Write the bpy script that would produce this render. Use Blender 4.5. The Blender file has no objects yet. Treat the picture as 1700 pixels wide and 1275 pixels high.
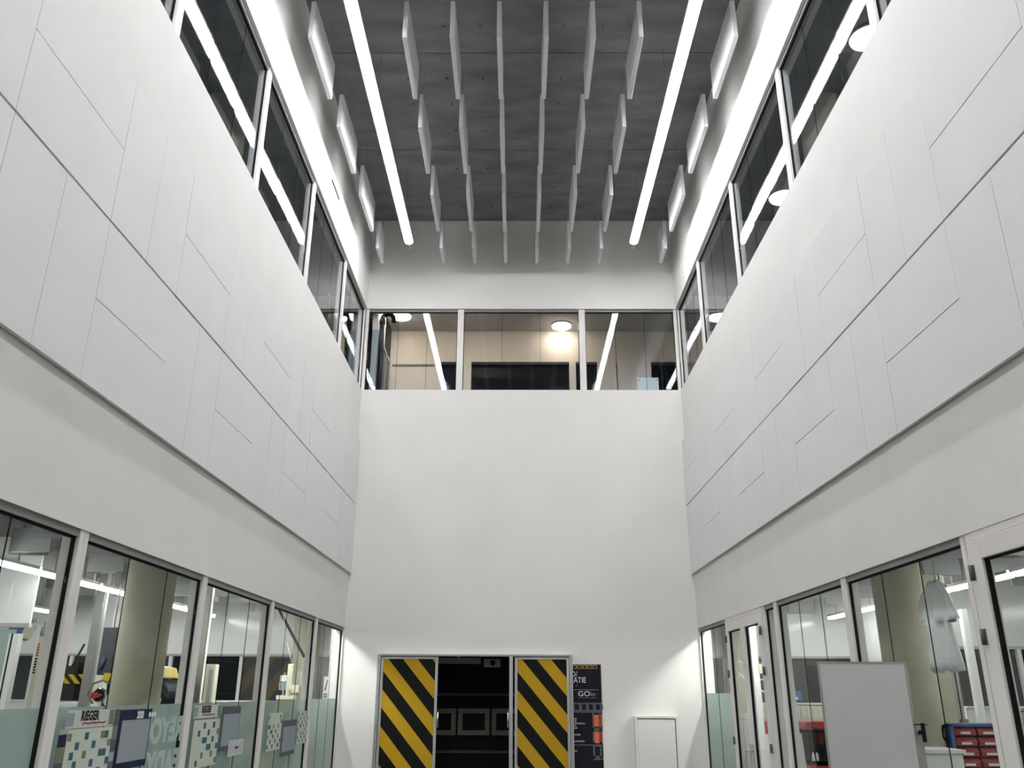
import bpy, math, random
from mathutils import Vector, Matrix
random.seed(7)
R = math.radians
scene = bpy.context.scene
COL = scene.collection

# ------------------------------------------------------------------ camera
F_PX, PITCH, YAW, ROLL, CAM_X = 1393.16, 0.352157, -0.008118, 0.004083, -0.0497
cd = bpy.data.cameras.new('camera'); cam = bpy.data.objects.new('camera', cd); COL.objects.link(cam)
cd.sensor_fit = 'HORIZONTAL'; cd.sensor_width = 36.0; cd.lens = 36.0 * F_PX / 1700.0
cd.clip_start = 0.05; cd.clip_end = 200
fw = Vector((math.sin(YAW) * math.cos(PITCH), math.cos(YAW) * math.cos(PITCH), math.sin(PITCH)))
rt = Vector((math.cos(YAW), -math.sin(YAW), 0)); up = rt.cross(fw)
r2 = rt * math.cos(ROLL) + up * math.sin(ROLL); u2 = up * math.cos(ROLL) - rt * math.sin(ROLL)
cam.matrix_world = Matrix(((r2.x, u2.x, -fw.x, CAM_X), (r2.y, u2.y, -fw.y, 0.0), (r2.z, u2.z, -fw.z, 1.6), (0, 0, 0, 1)))
scene.camera = cam

# ------------------------------------------------------------------ night world, exposure
world = bpy.data.worlds.new('night'); scene.world = world; world.use_nodes = True
world.node_tree.nodes['Background'].inputs[0].default_value = (0.010, 0.013, 0.020, 1)
world.node_tree.nodes['Background'].inputs[1].default_value = 0.5
vs = scene.view_settings
vs.view_transform = 'Standard'; vs.look = 'None'; vs.exposure = 0.0; vs.gamma = 1.0; vs.use_curve_mapping = False
TUBE_STRENGTH = 62.0        # the two long ceiling lights
SHOP_STRENGTH = 24.0        # linear lamps in the workshops
ROUND_STRENGTH = 30.0       # round ceiling lamps upstairs
scene.cycles.max_bounces = 8; scene.cycles.diffuse_bounces = 5; scene.cycles.glossy_bounces = 4
scene.cycles.use_adaptive_sampling = True; scene.cycles.adaptive_threshold = 0.02
scene.cycles.transparent_max_bounces = 20; scene.cycles.transmission_bounces = 4
scene.cycles.use_denoising = True; scene.cycles.use_light_tree = False
scene.cycles.blur_glossy = 0.15; scene.cycles.sample_clamp_indirect = 60.0      # keep the window glass reflections of the tubes on the end wall

# ------------------------------------------------------------------ materials
def mat(name, col, rough=0.6, metal=0.0, spec=0.5, noise=None, bump=None, emit=None):
    m = bpy.data.materials.new(name); m.use_nodes = True
    nt = m.node_tree; b = nt.nodes['Principled BSDF']
    b.inputs['Base Color'].default_value = (*col, 1); b.inputs['Roughness'].default_value = rough
    b.inputs['Metallic'].default_value = metal; b.inputs['Specular IOR Level'].default_value = spec
    if emit:
        b.inputs['Emission Color'].default_value = (*emit[0], 1); b.inputs['Emission Strength'].default_value = emit[1]
    if noise or bump:
        tc = nt.nodes.new('ShaderNodeTexCoord')
    if noise:
        sc, amt = noise[0], noise[1]; stretch = noise[2] if len(noise) > 2 else (1, 1, 1)
        mp = nt.nodes.new('ShaderNodeMapping'); mp.inputs['Scale'].default_value = stretch
        nz = nt.nodes.new('ShaderNodeTexNoise'); nz.inputs['Scale'].default_value = sc; nz.inputs['Detail'].default_value = 6
        rp = nt.nodes.new('ShaderNodeMapRange'); rp.inputs['From Min'].default_value = 0.3; rp.inputs['From Max'].default_value = 0.7
        rp.inputs['To Min'].default_value = 1 - amt; rp.inputs['To Max'].default_value = 1 + amt
        mx = nt.nodes.new('ShaderNodeVectorMath'); mx.operation = 'SCALE'; mx.inputs[0].default_value = col
        nt.links.new(tc.outputs['Object'], mp.inputs['Vector']); nt.links.new(mp.outputs[0], nz.inputs['Vector'])
        nt.links.new(nz.outputs['Fac'], rp.inputs['Value']); nt.links.new(rp.outputs[0], mx.inputs['Scale'])
        nt.links.new(mx.outputs[0], b.inputs['Base Color'])
    if bump:
        n2 = nt.nodes.new('ShaderNodeTexNoise'); n2.inputs['Scale'].default_value = bump[0]; n2.inputs['Detail'].default_value = 4
        bp = nt.nodes.new('ShaderNodeBump'); bp.inputs['Strength'].default_value = bump[1]; bp.inputs['Distance'].default_value = 0.01
        nt.links.new(tc.outputs['Object'], n2.inputs['Vector']); nt.links.new(n2.outputs['Fac'], bp.inputs['Height'])
        nt.links.new(bp.outputs[0], b.inputs['Normal'])
    return m

def emitter(name, col, strength):
    m = bpy.data.materials.new(name); m.use_nodes = True; nt = m.node_tree; nt.nodes.clear()
    e = nt.nodes.new('ShaderNodeEmission'); e.inputs[0].default_value = (*col, 1); e.inputs[1].default_value = strength
    o = nt.nodes.new('ShaderNodeOutputMaterial'); nt.links.new(e.outputs[0], o.inputs[0])
    return m

def glass(name, tint, f0=0.045, gain=1.0):
    # clear sheet glass: straight-through transmission plus Fresnel (Schlick) mirror reflection
    m = bpy.data.materials.new(name); m.use_nodes = True; nt = m.node_tree; nt.nodes.clear(); N = nt.nodes.new
    g = N('ShaderNodeNewGeometry'); d = N('ShaderNodeVectorMath'); d.operation = 'DOT_PRODUCT'
    nt.links.new(g.outputs['Normal'], d.inputs[0]); nt.links.new(g.outputs['Incoming'], d.inputs[1])
    def mth(op, a=None, b=None, va=None, vb=None):
        n = N('ShaderNodeMath'); n.operation = op
        if a: nt.links.new(a, n.inputs[0])
        elif va is not None: n.inputs[0].default_value = va
        if b: nt.links.new(b, n.inputs[1])
        elif vb is not None: n.inputs[1].default_value = vb
        return n.outputs[0]
    ab = mth('ABSOLUTE', d.outputs['Value'])
    om = mth('SUBTRACT', None, ab, va=1.0)
    pw = mth('POWER', om, None, vb=5.0)
    sc = mth('MULTIPLY', pw, None, vb=1 - f0)
    fr = mth('MULTIPLY', mth('ADD', sc, None, vb=f0), None, vb=gain)     # gain < 1: anti-reflective coated glass
    t = N('ShaderNodeBsdfTransparent'); t.inputs[0].default_value = (*tint, 1)
    gl = N('ShaderNodeBsdfGlossy'); gl.inputs['Roughness'].default_value = 0.0; gl.inputs[0].default_value = (1, 1, 1, 1)
    mx = N('ShaderNodeMixShader'); nt.links.new(fr, mx.inputs[0]); nt.links.new(t.outputs[0], mx.inputs[1]); nt.links.new(gl.outputs[0], mx.inputs[2])
    o = N('ShaderNodeOutputMaterial'); nt.links.new(mx.outputs[0], o.inputs[0])
    return m

def filmmat(name, col, clear, trans):
    m = bpy.data.materials.new(name); m.use_nodes = True; nt = m.node_tree; nt.nodes.clear(); N = nt.nodes.new
    df = N('ShaderNodeBsdfDiffuse'); df.inputs[0].default_value = (*col, 1)
    tl = N('ShaderNodeBsdfTranslucent'); tl.inputs[0].default_value = (*col, 1)
    tp = N('ShaderNodeBsdfTransparent'); tp.inputs[0].default_value = (0.85, 0.93, 0.9, 1)
    a = N('ShaderNodeMixShader'); a.inputs[0].default_value = trans
    nt.links.new(df.outputs[0], a.inputs[1]); nt.links.new(tl.outputs[0], a.inputs[2])
    b = N('ShaderNodeMixShader'); b.inputs[0].default_value = clear
    nt.links.new(a.outputs[0], b.inputs[1]); nt.links.new(tp.outputs[0], b.inputs[2])
    o = N('ShaderNodeOutputMaterial'); nt.links.new(b.outputs[0], o.inputs[0])
    return m

def hazard(name, period, slope, yellow, black, phase):
    m = mat(name, yellow, 0.5, spec=0.12); nt = m.node_tree; N = nt.nodes.new; b = nt.nodes['Principled BSDF']
    tc = N('ShaderNodeTexCoord'); sp = N('ShaderNodeSeparateXYZ'); nt.links.new(tc.outputs['Object'], sp.inputs[0])
    ma = N('ShaderNodeMath'); ma.operation = 'MULTIPLY_ADD'; ma.inputs[1].default_value = slope
    nt.links.new(sp.outputs['X'], ma.inputs[0]); nt.links.new(sp.outputs['Z'], ma.inputs[2])
    ad = N('ShaderNodeMath'); ad.operation = 'ADD'; ad.inputs[1].default_value = phase; nt.links.new(ma.outputs[0], ad.inputs[0])
    dv = N('ShaderNodeMath'); dv.operation = 'DIVIDE'; dv.inputs[1].default_value = period; nt.links.new(ad.outputs[0], dv.inputs[0])
    fr = N('ShaderNodeMath'); fr.operation = 'FRACT'; nt.links.new(dv.outputs[0], fr.inputs[0])
    gt = N('ShaderNodeMath'); gt.operation = 'GREATER_THAN'; gt.inputs[1].default_value = 0.5; nt.links.new(fr.outputs[0], gt.inputs[0])
    mx = N('ShaderNodeMix'); mx.data_type = 'RGBA'; mx.inputs[6].default_value = (*yellow, 1); mx.inputs[7].default_value = (*black, 1)
    nt.links.new(gt.outputs[0], mx.inputs[0]); nt.links.new(mx.outputs[2], b.inputs['Base Color'])
    return m

MT = dict(
    plaster=mat('white_plaster', (0.72, 0.702, 0.676), 0.85, noise=(1.3, 0.025), bump=(60, 0.06)),
    panel=mat('white_acoustic_panel', (0.73, 0.715, 0.708), 0.8, noise=(2.0, 0.02), bump=(160, 0.08)),
    baffle=mat('white_baffle_felt', (0.68, 0.68, 0.69), 0.9, bump=(220, 0.08)),
    backing=mat('dark_batten', (0.05, 0.05, 0.05), 0.9),
    concrete=mat('raw_concrete', (0.20, 0.20, 0.20), 0.85, noise=(2.2, 0.28, (0.45, 1.4, 1)), bump=(18, 0.25)),
    joint=mat('concrete_joint', (0.07, 0.07, 0.07), 0.9),
    column=mat('smooth_concrete_column', (0.47, 0.455, 0.35), 0.7, noise=(3, 0.10), bump=(30, 0.1)),
    floor=mat('grey_resin_floor', (0.13, 0.127, 0.12), 0.4, noise=(1.5, 0.06)),
    frame=mat('white_frame_paint', (0.72, 0.69, 0.66), 0.45),
    head=mat('soffit_shaded_frame', (0.22, 0.215, 0.205), 0.5),  # frame grey darkened to carry the soffit shade over the head rails
    alu=mat('brushed_aluminium', (0.55, 0.55, 0.54), 0.35, 0.7, noise=(8, 0.08, (1, 1, 0.05))),
    hinge=mat('dark_hinge_metal', (0.09, 0.085, 0.08), 0.5),
    steel=mat('grey_steel', (0.38, 0.37, 0.35), 0.4, 0.5),
    black=mat('black_rubber', (0.010, 0.010, 0.011), 0.75, spec=0.12),
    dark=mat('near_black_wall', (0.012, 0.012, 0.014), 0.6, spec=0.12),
    night=mat('dark_night_glazing', (0.010, 0.012, 0.016), 0.06, spec=0.25),
    nightgrey=mat('dark_screen_glazing', (0.07, 0.072, 0.073), 0.25, spec=0.25),
    cream=mat('cream_wall_panel', (0.74, 0.66, 0.58), 0.6, noise=(1.5, 0.03)),
    ceil=mat('grey_gallery_ceiling', (0.16, 0.165, 0.175), 0.8, noise=(2, 0.05)),
    gwall=mat('grey_gallery_wall', (0.15, 0.155, 0.165), 0.8),
    shopwall=mat('white_gloss_wall', (0.75, 0.76, 0.75), 0.18, spec=0.6),
    shopceil=mat('workshop_ceiling', (0.12, 0.12, 0.117), 0.85, noise=(2, 0.1)),
    tile=mat('grey_hung_panel', (0.34, 0.345, 0.345), 0.9, bump=(150, 0.1)),
    white=mat('white_lacquer', (0.78, 0.78, 0.77), 0.4),
    liftcream=mat('cream_machine_paint', (0.62, 0.60, 0.48), 0.4),
    greymach=mat('grey_machine_paint', (0.33, 0.35, 0.35), 0.5),
    bluemach=mat('blue_machine_paint', (0.05, 0.12, 0.30), 0.45),
    navy=mat('navy_print', (0.015, 0.022, 0.05), 0.5, spec=0.12),
    red=mat('red_enamel', (0.45, 0.02, 0.03), 0.3),
    darkred=mat('dark_red_plastic', (0.28, 0.03, 0.03), 0.45),
    orange=mat('orange_print', (0.75, 0.13, 0.03), 0.5),
    yellow=mat('yellow_paint', (0.75, 0.55, 0.02), 0.35),
    olive=mat('olive_cardboard', (0.24, 0.20, 0.08), 0.8, noise=(5, 0.15)),
    teal=mat('teal_print', (0.02, 0.11, 0.14), 0.6),
    oliveprint=mat('olive_print', (0.16, 0.17, 0.10), 0.6),
    paper=mat('pale_print_paper', (0.50, 0.54, 0.47), 0.6),
    papergrey=mat('grey_table_print', (0.26, 0.30, 0.34), 0.6),
    posterblack=mat('black_poster', (0.014, 0.013, 0.018), 0.45, spec=0.12),
    postergrey=mat('grey_rack_print', (0.10, 0.10, 0.12), 0.5, spec=0.12),
    print_white=mat('white_print', (0.72, 0.72, 0.72), 0.5),
    print_red=mat('red_print', (0.35, 0.03, 0.05), 0.5),
    gold=mat('dull_gold_print', (0.30, 0.20, 0.04), 0.5),
    board=mat('grey_white_board', (0.55, 0.545, 0.54), 0.35, noise=(1.2, 0.05)),
    cloth=mat('white_cotton', (0.80, 0.81, 0.83), 0.9, bump=(9, 0.6)),
    chrome=mat('chrome', (0.75, 0.75, 0.76), 0.15, 1.0),
    interior=mat('beige_grey_moulding', (0.20, 0.19, 0.16), 0.7),
    glass=glass('upper_glass', (0.92, 0.95, 0.97), 0.02, 1.0),
    glasslow=glass('workshop_glass', (0.95, 0.965, 0.95), 0.02, 0.28),
    film=filmmat('frosted_film', (0.50, 0.57, 0.555), 0.30, 0.55),
    letter=filmmat('milky_letter_film', (0.66, 0.73, 0.70), 0.15, 0.5),
    glassboard=filmmat('pale_blue_glass_board', (0.80, 0.86, 0.88), 0.15, 0.2),
    tube=emitter('tube_light', (0.95, 0.97, 1.0), TUBE_STRENGTH),
    shoplamp=emitter('workshop_light', (0.97, 1.0, 0.97), SHOP_STRENGTH),
    galleryceil=mat('warm_room_ceiling', (0.46, 0.44, 0.42), 0.8, noise=(2, 0.05)),
    coollamp=emitter('gallery_round_light', (1.0, 0.93, 0.85), 12.0),
    brightlamp=emitter('bright_strip_light', (0.97, 1.0, 0.97), 110.0),
    roundlamp=emitter('warm_round_light', (1.0, 0.86, 0.70), ROUND_STRENGTH),
    hazard_a=hazard('hazard_stripes', 0.567, 1.16, (0.46, 0.27, 0.015), (0.008, 0.008, 0.008), 0.195),
    hazard_b=hazard('hazard_stripes_small', 0.16, 1.0, (0.6, 0.42, 0.02), (0.01, 0.01, 0.01), 0.0),
)

# ------------------------------------------------------------------ mesh helpers
class MB:
    def __init__(s): s.v = []; s.f = []; s.smooth = set()
    def box(s, x0, x1, y0, y1, z0, z1):
        n = len(s.v)
        s.v += [(x, y, z) for z in (z0, z1) for y in (y0, y1) for x in (x0, x1)]
        s.f += [tuple(n + i for i in q) for q in ((0, 2, 3, 1), (4, 5, 7, 6), (0, 1, 5, 4), (2, 6, 7, 3), (0, 4, 6, 2), (1, 3, 7, 5))]
        return s
    def tube(s, p, q, r0, r1=None, n=12, cap=True):
        r1 = r0 if r1 is None else r1
        p, q = Vector(p), Vector(q); d = (q - p).normalized()
        a = d.orthogonal().normalized(); b = d.cross(a); k = len(s.v)
        for c, r in ((p, r0), (q, r1)):
            for i in range(n):
                t = 2 * math.pi * i / n; s.v.append(tuple(c + (a * math.cos(t) + b * math.sin(t)) * r))
        for i in range(n):
            j = (i + 1) % n; s.smooth.add(len(s.f)); s.f.append((k + i, k + j, k + n + j, k + n + i))
        if cap:
            s.f.append(tuple(k + n - 1 - i for i in range(n))); s.f.append(tuple(k + n + i for i in range(n)))
        return s
    def path(s, pts, r, n=8):
        for a, b in zip(pts[:-1], pts[1:]): s.tube(a, b, r, n=n)
        return s
    def bar(s, p, q, w, h, upv=(0, 0, 1)):
        p, q = Vector(p), Vector(q); d = (q - p).normalized(); u = Vector(upv)
        sd = d.cross(u).normalized() * (w / 2); u = sd.cross(d).normalized() * (h / 2); k = len(s.v)
        for c in (p, q):
            for a, b in ((-1, -1), (1, -1), (1, 1), (-1, 1)): s.v.append(tuple(c + sd * a + u * b))
        s.f += [tuple(k + i for i in q4) for q4 in ((3, 2, 1, 0), (4, 5, 6, 7), (0, 1, 5, 4), (1, 2, 6, 5), (2, 3, 7, 6), (3, 0, 4, 7))]
        return s
    def prism(s, poly, axis, a, b):
        # polygon in the two other axes (in xyz order), extruded along axis from a to b
        k = len(s.v); n = len(poly)
        def mk(p, t):
            return {'x': (t, p[0], p[1]), 'y': (p[0], t, p[1]), 'z': (p[0], p[1], t)}[axis]
        s.v += [mk(p, a) for p in poly] + [mk(p, b) for p in poly]
        s.f.append(tuple(range(k, k + n))); s.f.append(tuple(range(k + 2 * n - 1, k + n - 1, -1)))
        for i in range(n):
            j = (i + 1) % n; s.f.append((k + i, k + n + i, k + n + j, k + j))
        return s
    def lathe(s, prof, c, n=24, axis='z'):
        k = len(s.v); m = len(prof)
        for r, h in prof:
            for i in range(n):
                t = 2 * math.pi * i / n; u, w = r * math.cos(t), r * math.sin(t)
                off = (u, w, h) if axis == 'z' else ((u, h, w) if axis == 'y' else (h, u, w))
                s.v.append((c[0] + off[0], c[1] + off[1], c[2] + off[2]))
        for a in range(m - 1):
            for i in range(n):
                j = (i + 1) % n; s.smooth.add(len(s.f)); s.f.append((k + a * n + i, k + a * n + j, k + (a + 1) * n + j, k + (a + 1) * n + i))
        s.f.append(tuple(k + n - 1 - i for i in range(n))); s.f.append(tuple(k + (m - 1) * n + i for i in range(n)))
        return s
    def mesh(s, name, m, off=(0, 0, 0)):
        me = bpy.data.meshes.new(name)
        me.from_pydata([(v[0] - off[0], v[1] - off[1], v[2] - off[2]) for v in s.v], [], s.f)
        me.materials.append(MT[m] if isinstance(m, str) else m)
        if s.smooth:
            me.polygons.foreach_set('use_smooth', [i in s.smooth for i in range(len(s.f))])
        import bmesh
        bm = bmesh.new(); bm.from_mesh(me); bmesh.ops.recalc_face_normals(bm, faces=bm.faces); bm.to_mesh(me); bm.free()
        me.update()
        return me

def wloc(o):
    v = Vector((0, 0, 0))
    while o: v += o.location; o = o.parent
    return v
def obj(name, mb, m, parent=None, origin=None, bevel=0):
    off = wloc(parent) if parent else Vector(origin or (0, 0, 0))
    if parent and origin: off = Vector(origin)
    o = bpy.data.objects.new(name, mb.mesh(name, m, off)); COL.objects.link(o)
    if parent:
        o.parent = parent; o.location = off - wloc(parent)
    else: o.location = off
    if bevel:
        b = o.modifiers.new('bevel', 'BEVEL'); b.width = bevel; b.segments = 2; b.limit_method = 'ANGLE'
    return o
def tag(o, label=None, cat=None, group=None, kind=None):
    if label: o['label'] = label
    if cat: o['category'] = cat
    if group: o['group'] = group
    if kind: o['kind'] = kind
    return o
def thing(name, loc, label, cat, group=None):
    o = bpy.data.objects.new(name, None); COL.objects.link(o); o.location = loc; o.empty_display_size = 0.1
    return tag(o, label, cat, group)
def sroot(name, loc, label=None, cat=None):
    o = bpy.data.objects.new(name, None); COL.objects.link(o); o.location = loc
    return tag(o, label, cat, None, 'structure')
def struct(name, mb, m, label=None, cat=None, bevel=0):
    return tag(obj(name, mb, m, None, None, bevel), label, cat, None, 'structure')
def clone(o, parent, loc=None):
    c = o.copy(); COL.objects.link(c)
    c.parent = parent
    if loc is not None: c.location = loc
    return c
def text_mb(body, size, depth, origin, xdir, zdir, align='LEFT', mirror=False, squash=1.0, bold=0.0):
    # lettering as thin raised print: glyph outlines laid on the plane spanned by xdir, zdir
    cu = bpy.data.curves.new('t', 'FONT'); cu.body = body; cu.size = size; cu.extrude = 0; cu.align_x = align
    cu.resolution_u = 3; cu.offset = bold
    ob = bpy.data.objects.new('t', cu); COL.objects.link(ob)
    dg = bpy.context.evaluated_depsgraph_get(); me = bpy.data.meshes.new_from_object(ob.evaluated_get(dg))
    bpy.data.objects.remove(ob); bpy.data.curves.remove(cu)
    X, Z, O = Vector(xdir), Vector(zdir), Vector(origin); Nn = X.cross(Z).normalized()
    mb = MB()
    for v in me.vertices:
        mb.v.append(tuple(O + X * ((-v.co.x if mirror else v.co.x) * squash) + Z * v.co.y + Nn * depth))
    for p in me.polygons: mb.f.append(tuple(p.vertices))
    bpy.data.meshes.remove(me)
    return mb
ORD = ['first', 'second', 'third', 'fourth', 'fifth', 'sixth', 'seventh', 'eighth', 'ninth', 'tenth', 'eleventh', 'twelfth']

# ------------------------------------------------------------------ the atrium shell
A, D, Y0 = 3.0, 14.838, -4.0
ZL, ZS, ZT, ZC = 2.626, 6.935, 8.615, 10.58       # top of workshop glazing, sill / head of the upper glazing, ceiling
TH = 0.22
FAC = 16.8                                          # end facade of the building
struct('floor', MB().box(-12, 12, Y0 - 1, 18, -0.2, 0), 'floor', 'grey resin floor of the hall and workshops', 'floor')
wl = struct('wall_left', MB().box(-A - TH, -A, Y0, D, ZL, ZS).box(-A - TH, -A, Y0, D, ZT, ZC), 'plaster',
            'white plaster wall on the left with square acoustic panels', 'wall')
wr = struct('wall_right', MB().box(A, A + TH, Y0, D, ZL, ZS).box(A, A + TH, Y0, D, ZT, ZC), 'plaster',
            'white plaster wall on the right with square acoustic panels', 'wall')
DX0, DX1, DZ = -2.40, 0.86, 2.20                    # door opening in the end wall
wb = struct('wall_back', MB().box(-A - TH, DX0, D, D + TH, 0, ZL).box(DX1, A + TH, D, D + TH, 0, ZL).box(DX0, DX1, D, D + TH, DZ, ZL)
            .box(-A - TH, A + TH, D, D + TH, ZL, ZS).box(-A - TH, A + TH, D, D + TH, ZT, ZC), 'plaster',
            'tall white plaster end wall above the striped doors', 'wall')
struct('wall_front', MB().box(-A - TH, A + TH, Y0 - 0.2, Y0, 0, ZC), 'plaster', 'white plaster wall behind the viewer', 'wall')
# ceiling: slab with cast panels, joints recessed between them
ce = struct('ceiling', MB().box(-A - TH, A + TH, Y0 - 0.2, D + TH, ZC + 0.02, ZC + 0.3), 'joint', 'dark raw concrete ceiling cast in wide boards', 'ceiling')
ys = [12.471 - 2.392 * k for k in range(7)]
edges = [D] + ys + [Y0]
for a, b in zip(edges[:-1], edges[1:]):
    obj('slab_panel', MB().box(-A, A, b + 0.008, a - 0.008, ZC, ZC + 0.02), 'concrete', ce, origin=(random.random() * 3, b, ZC))
th = MB()
for k in range(5):
    for yy in (0.55, 1.15, 1.85):
        for xx in (-2.4, -1.75, -1.15, -0.6, 0.6, 1.15, 1.75, 2.4):
            y = ys[k] + yy; th.tube((xx + random.uniform(-.05, .05), y, ZC - 0.002), (xx, y, ZC + 0.01), 0.016, n=8)
tag(obj('tie_hole_plugs', th, 'joint', ce), kind='stuff')

# acoustic wall panels: two rows of 1.2 m modules, alternately halved flat and halved upright
PY = [14.83 - 1.205 * k for k in range(13)]
PZ = [(3.535, 4.735), (4.747, 5.94)]
TP = 0.045
def panels(wall, sgn):
    bk = MB().box(*sorted((sgn * (A - 0.018), sgn * A)), PY[-1] + 0.03, PY[0] - 0.02, PZ[0][0] + 0.02, PZ[1][1] - 0.02)
    obj('panel_batten', bk, 'backing', wall)
    for k in range(12):
        y1, y0 = PY[k], PY[k + 1]
        for row, (z0, z1) in enumerate(PZ):
            g = 0.0035; pr = A - TP - random.uniform(-0.0015, 0.0015)
            if (k + row) % 2 == 1:    # halved by a level joint
                zm = (z0 + z1) / 2 + (0.0)
                rects = [(y0, y1, z0, zm), (y0, y1, zm, z1)]
            else:
                ym = (y0 + y1) / 2; rects = [(y0, ym, z0, z1), (ym, y1, z0, z1)]
            for (a, b, c, d) in rects:
                pr2 = pr + random.uniform(-0.001, 0.001)
                obj('acoustic_panel', MB().box(*sorted((sgn * pr2, sgn * (A - 0.012))), a + g * 0.6, b - g * 0.6, c + g, d - g), 'panel', wall)
panels(wl, -1); panels(wr, 1)
# dark slots in the bright band of the left wall
for y in (7.35, 11.6):
    o = sroot('trim_%d' % (1 if y < 8 else 2), (-A, y, 9.18), 'narrow dark slot vent high on the left wall, %s' % ('nearer one' if y < 8 else 'farther one'), 'vent')
    obj('slot_recess', MB().box(-A, -A + 0.004, y - 0.28, y + 0.28, 9.155, 9.205), 'black', o)
    obj('slot_rim', MB().box(-A, -A + 0.008, y - 0.29, y + 0.29, 9.205, 9.212).box(-A, -A + 0.008, y - 0.29, y + 0.29, 9.148, 9.155), 'frame', o)

# ------------------------------------------------------------------ glazing
WN = [0]
def glazing(axis, s, a, b, z0, z1, label, gmat, npane=3, film=None, mull=0.12, head=0.05, rec=0.05, headmat='head', sill=0.012):
    """One bay. axis 'y': bay in a side wall of side s (-1/+1), running from a to b along y. axis 'x': in the end wall."""
    WN[0] += 1
    mid = (a + b) / 2
    if axis == 'y':
        root = sroot('window_%d' % WN[0], (s * A, mid, z0), label, 'window')
        def bx(mb, u0, u1, d0, d1, zz0, zz1): return mb.box(*sorted((s * (A + d0), s * (A + d1))), u0, u1, zz0, zz1)
    else:
        root = sroot('window_%d' % WN[0], (mid, D, z0), label, 'window')
        def bx(mb, u0, u1, d0, d1, zz0, zz1): return mb.box(u0, u1, D + d0, D + d1, zz0, zz1)
    h = mull / 2
    obj('head_rail', bx(MB(), a + h, b - h, rec - 0.03, rec + 0.06, z1 - head, z1), headmat, root)
    obj('sill_rail', bx(MB(), a + h, b - h, rec - 0.03, rec + 0.06, z0, z0 + sill), 'frame', root)
    m = MB(); bx(m, a, a + h, rec - 0.04, rec + 0.08, z0, z1); obj('mullion', m, 'frame', root, bevel=0.004)
    m = MB(); bx(m, b - h, b, rec - 0.04, rec + 0.08, z0, z1); obj('mullion', m, 'frame', root, bevel=0.004)
    # dark gaskets round the glass
    g0, g1 = z0 + sill, z1 - head
    gk = MB(); t = 0.012
    bx(gk, a + h, a + h + t, rec - 0.012, rec + 0.014, g0, g1); bx(gk, b - h - t, b - h, rec - 0.012, rec + 0.014, g0, g1)
    bx(gk, a + h, b - h, rec - 0.012, rec + 0.014, g1 - t, g1)
    obj('gasket', gk, 'black', root)
    w = (b - a - 2 * h - 2 * t) / npane
    for i in range(npane):
        p0 = a + h + t + w * i; p1 = p0 + w
        mbp = bx(MB(), p0 + 0.003, p1 - 0.003, rec - 0.004, rec + 0.006, g0, g1 - t)
        c = (s * (A + rec), (p0 + p1) / 2, (g0 + g1) / 2) if axis == 'y' else ((p0 + p1) / 2, D + rec, (g0 + g1) / 2)
        pn = obj('pane', mbp, gmat, root, origin=c)
        pn.rotation_euler = (0, 0, R(random.uniform(-0.09, 0.09)))
        if i:
            obj('silicone_joint', bx(MB(), p0 - 0.003, p0 + 0.003, rec - 0.002, rec + 0.004, g0, g1 - t), 'black', root)
        if film and film[i]:
            obj('frosted_film', bx(MB(), p0 + 0.006, p1 - 0.006, rec + 0.014, rec + 0.016, g0, film[i]), 'film', root)
    return root

YU = [5.79 + 2.372 * k for k in range(-4, 4)]           # mullion axes upstairs
YU = [y for y in YU if y > Y0] + [D + 0.02]; YU = [Y0] + YU
for s, side in ((-1, 'left'), (1, 'right')):
    n = len(YU) - 1
    for k in range(n):
        glazing('y', s, YU[k], YU[k + 1], ZS, ZT,
                'upper %s gallery window, %s bay from the end wall' % (side, ORD[n - 1 - k]), 'glass', rec=0.07, sill=0.01)
for (a, b, l) in ((-A - 0.02, -1.17, 'left'), (-1.17, 1.18, 'middle'), (1.18, A + 0.02, 'right')):
    glazing('x', 0, a, b, ZS, ZT, 'upper end-wall window before the warm lit room, %s of three' % l, 'glass', rec=0.07, sill=0.01)

YG = [Y0, -3.70, -1.34, 1.02, 3.38, 5.72, 8.09, 10.43, 12.80, D + 0.02]
FILM = 1.495
nb = len(YG) - 1
for k in range(nb):
    vis = YG[k + 1] > 3
    glazing('y', -1, YG[k], YG[k + 1], 0.02, ZL, 'left workshop window, %s bay from the end wall' % ORD[nb - 1 - k], 'glasslow',
            film=[FILM] * 3 if vis else None, sill=0.06)
YR = [8.09, 10.33, 10.86, 12.84, D + 0.02]
glazing('y', 1, 12.84, D + 0.02, 0.02, ZL, 'right workshop window between the end wall and the double door', 'glasslow', npane=2, film=[1.6, 1.6], sill=0.06)
glazing('y', 1, 10.33, 10.86, 0.02, ZL, 'narrow right workshop sidelight next to the double door', 'glasslow', npane=1, sill=0.06)
glazing('y', 1, 8.09, 10.33, 0.02, ZL, 'right workshop window behind the flip board', 'glasslow', sill=0.06)
glazing('y', 1, 5.80, 8.09, 0.02, ZL, 'right workshop window with the white shirt behind it', 'glasslow', sill=0.06)
for k, (a, b) in enumerate(((1.02, 3.38), (-1.34, 1.02), (-3.70, -1.34))):
    glazing('y', 1, a, b, 0.02, ZL, 'right workshop window beside the viewer, %s behind the near door' % ORD[k], 'glasslow', sill=0.06)

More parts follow.
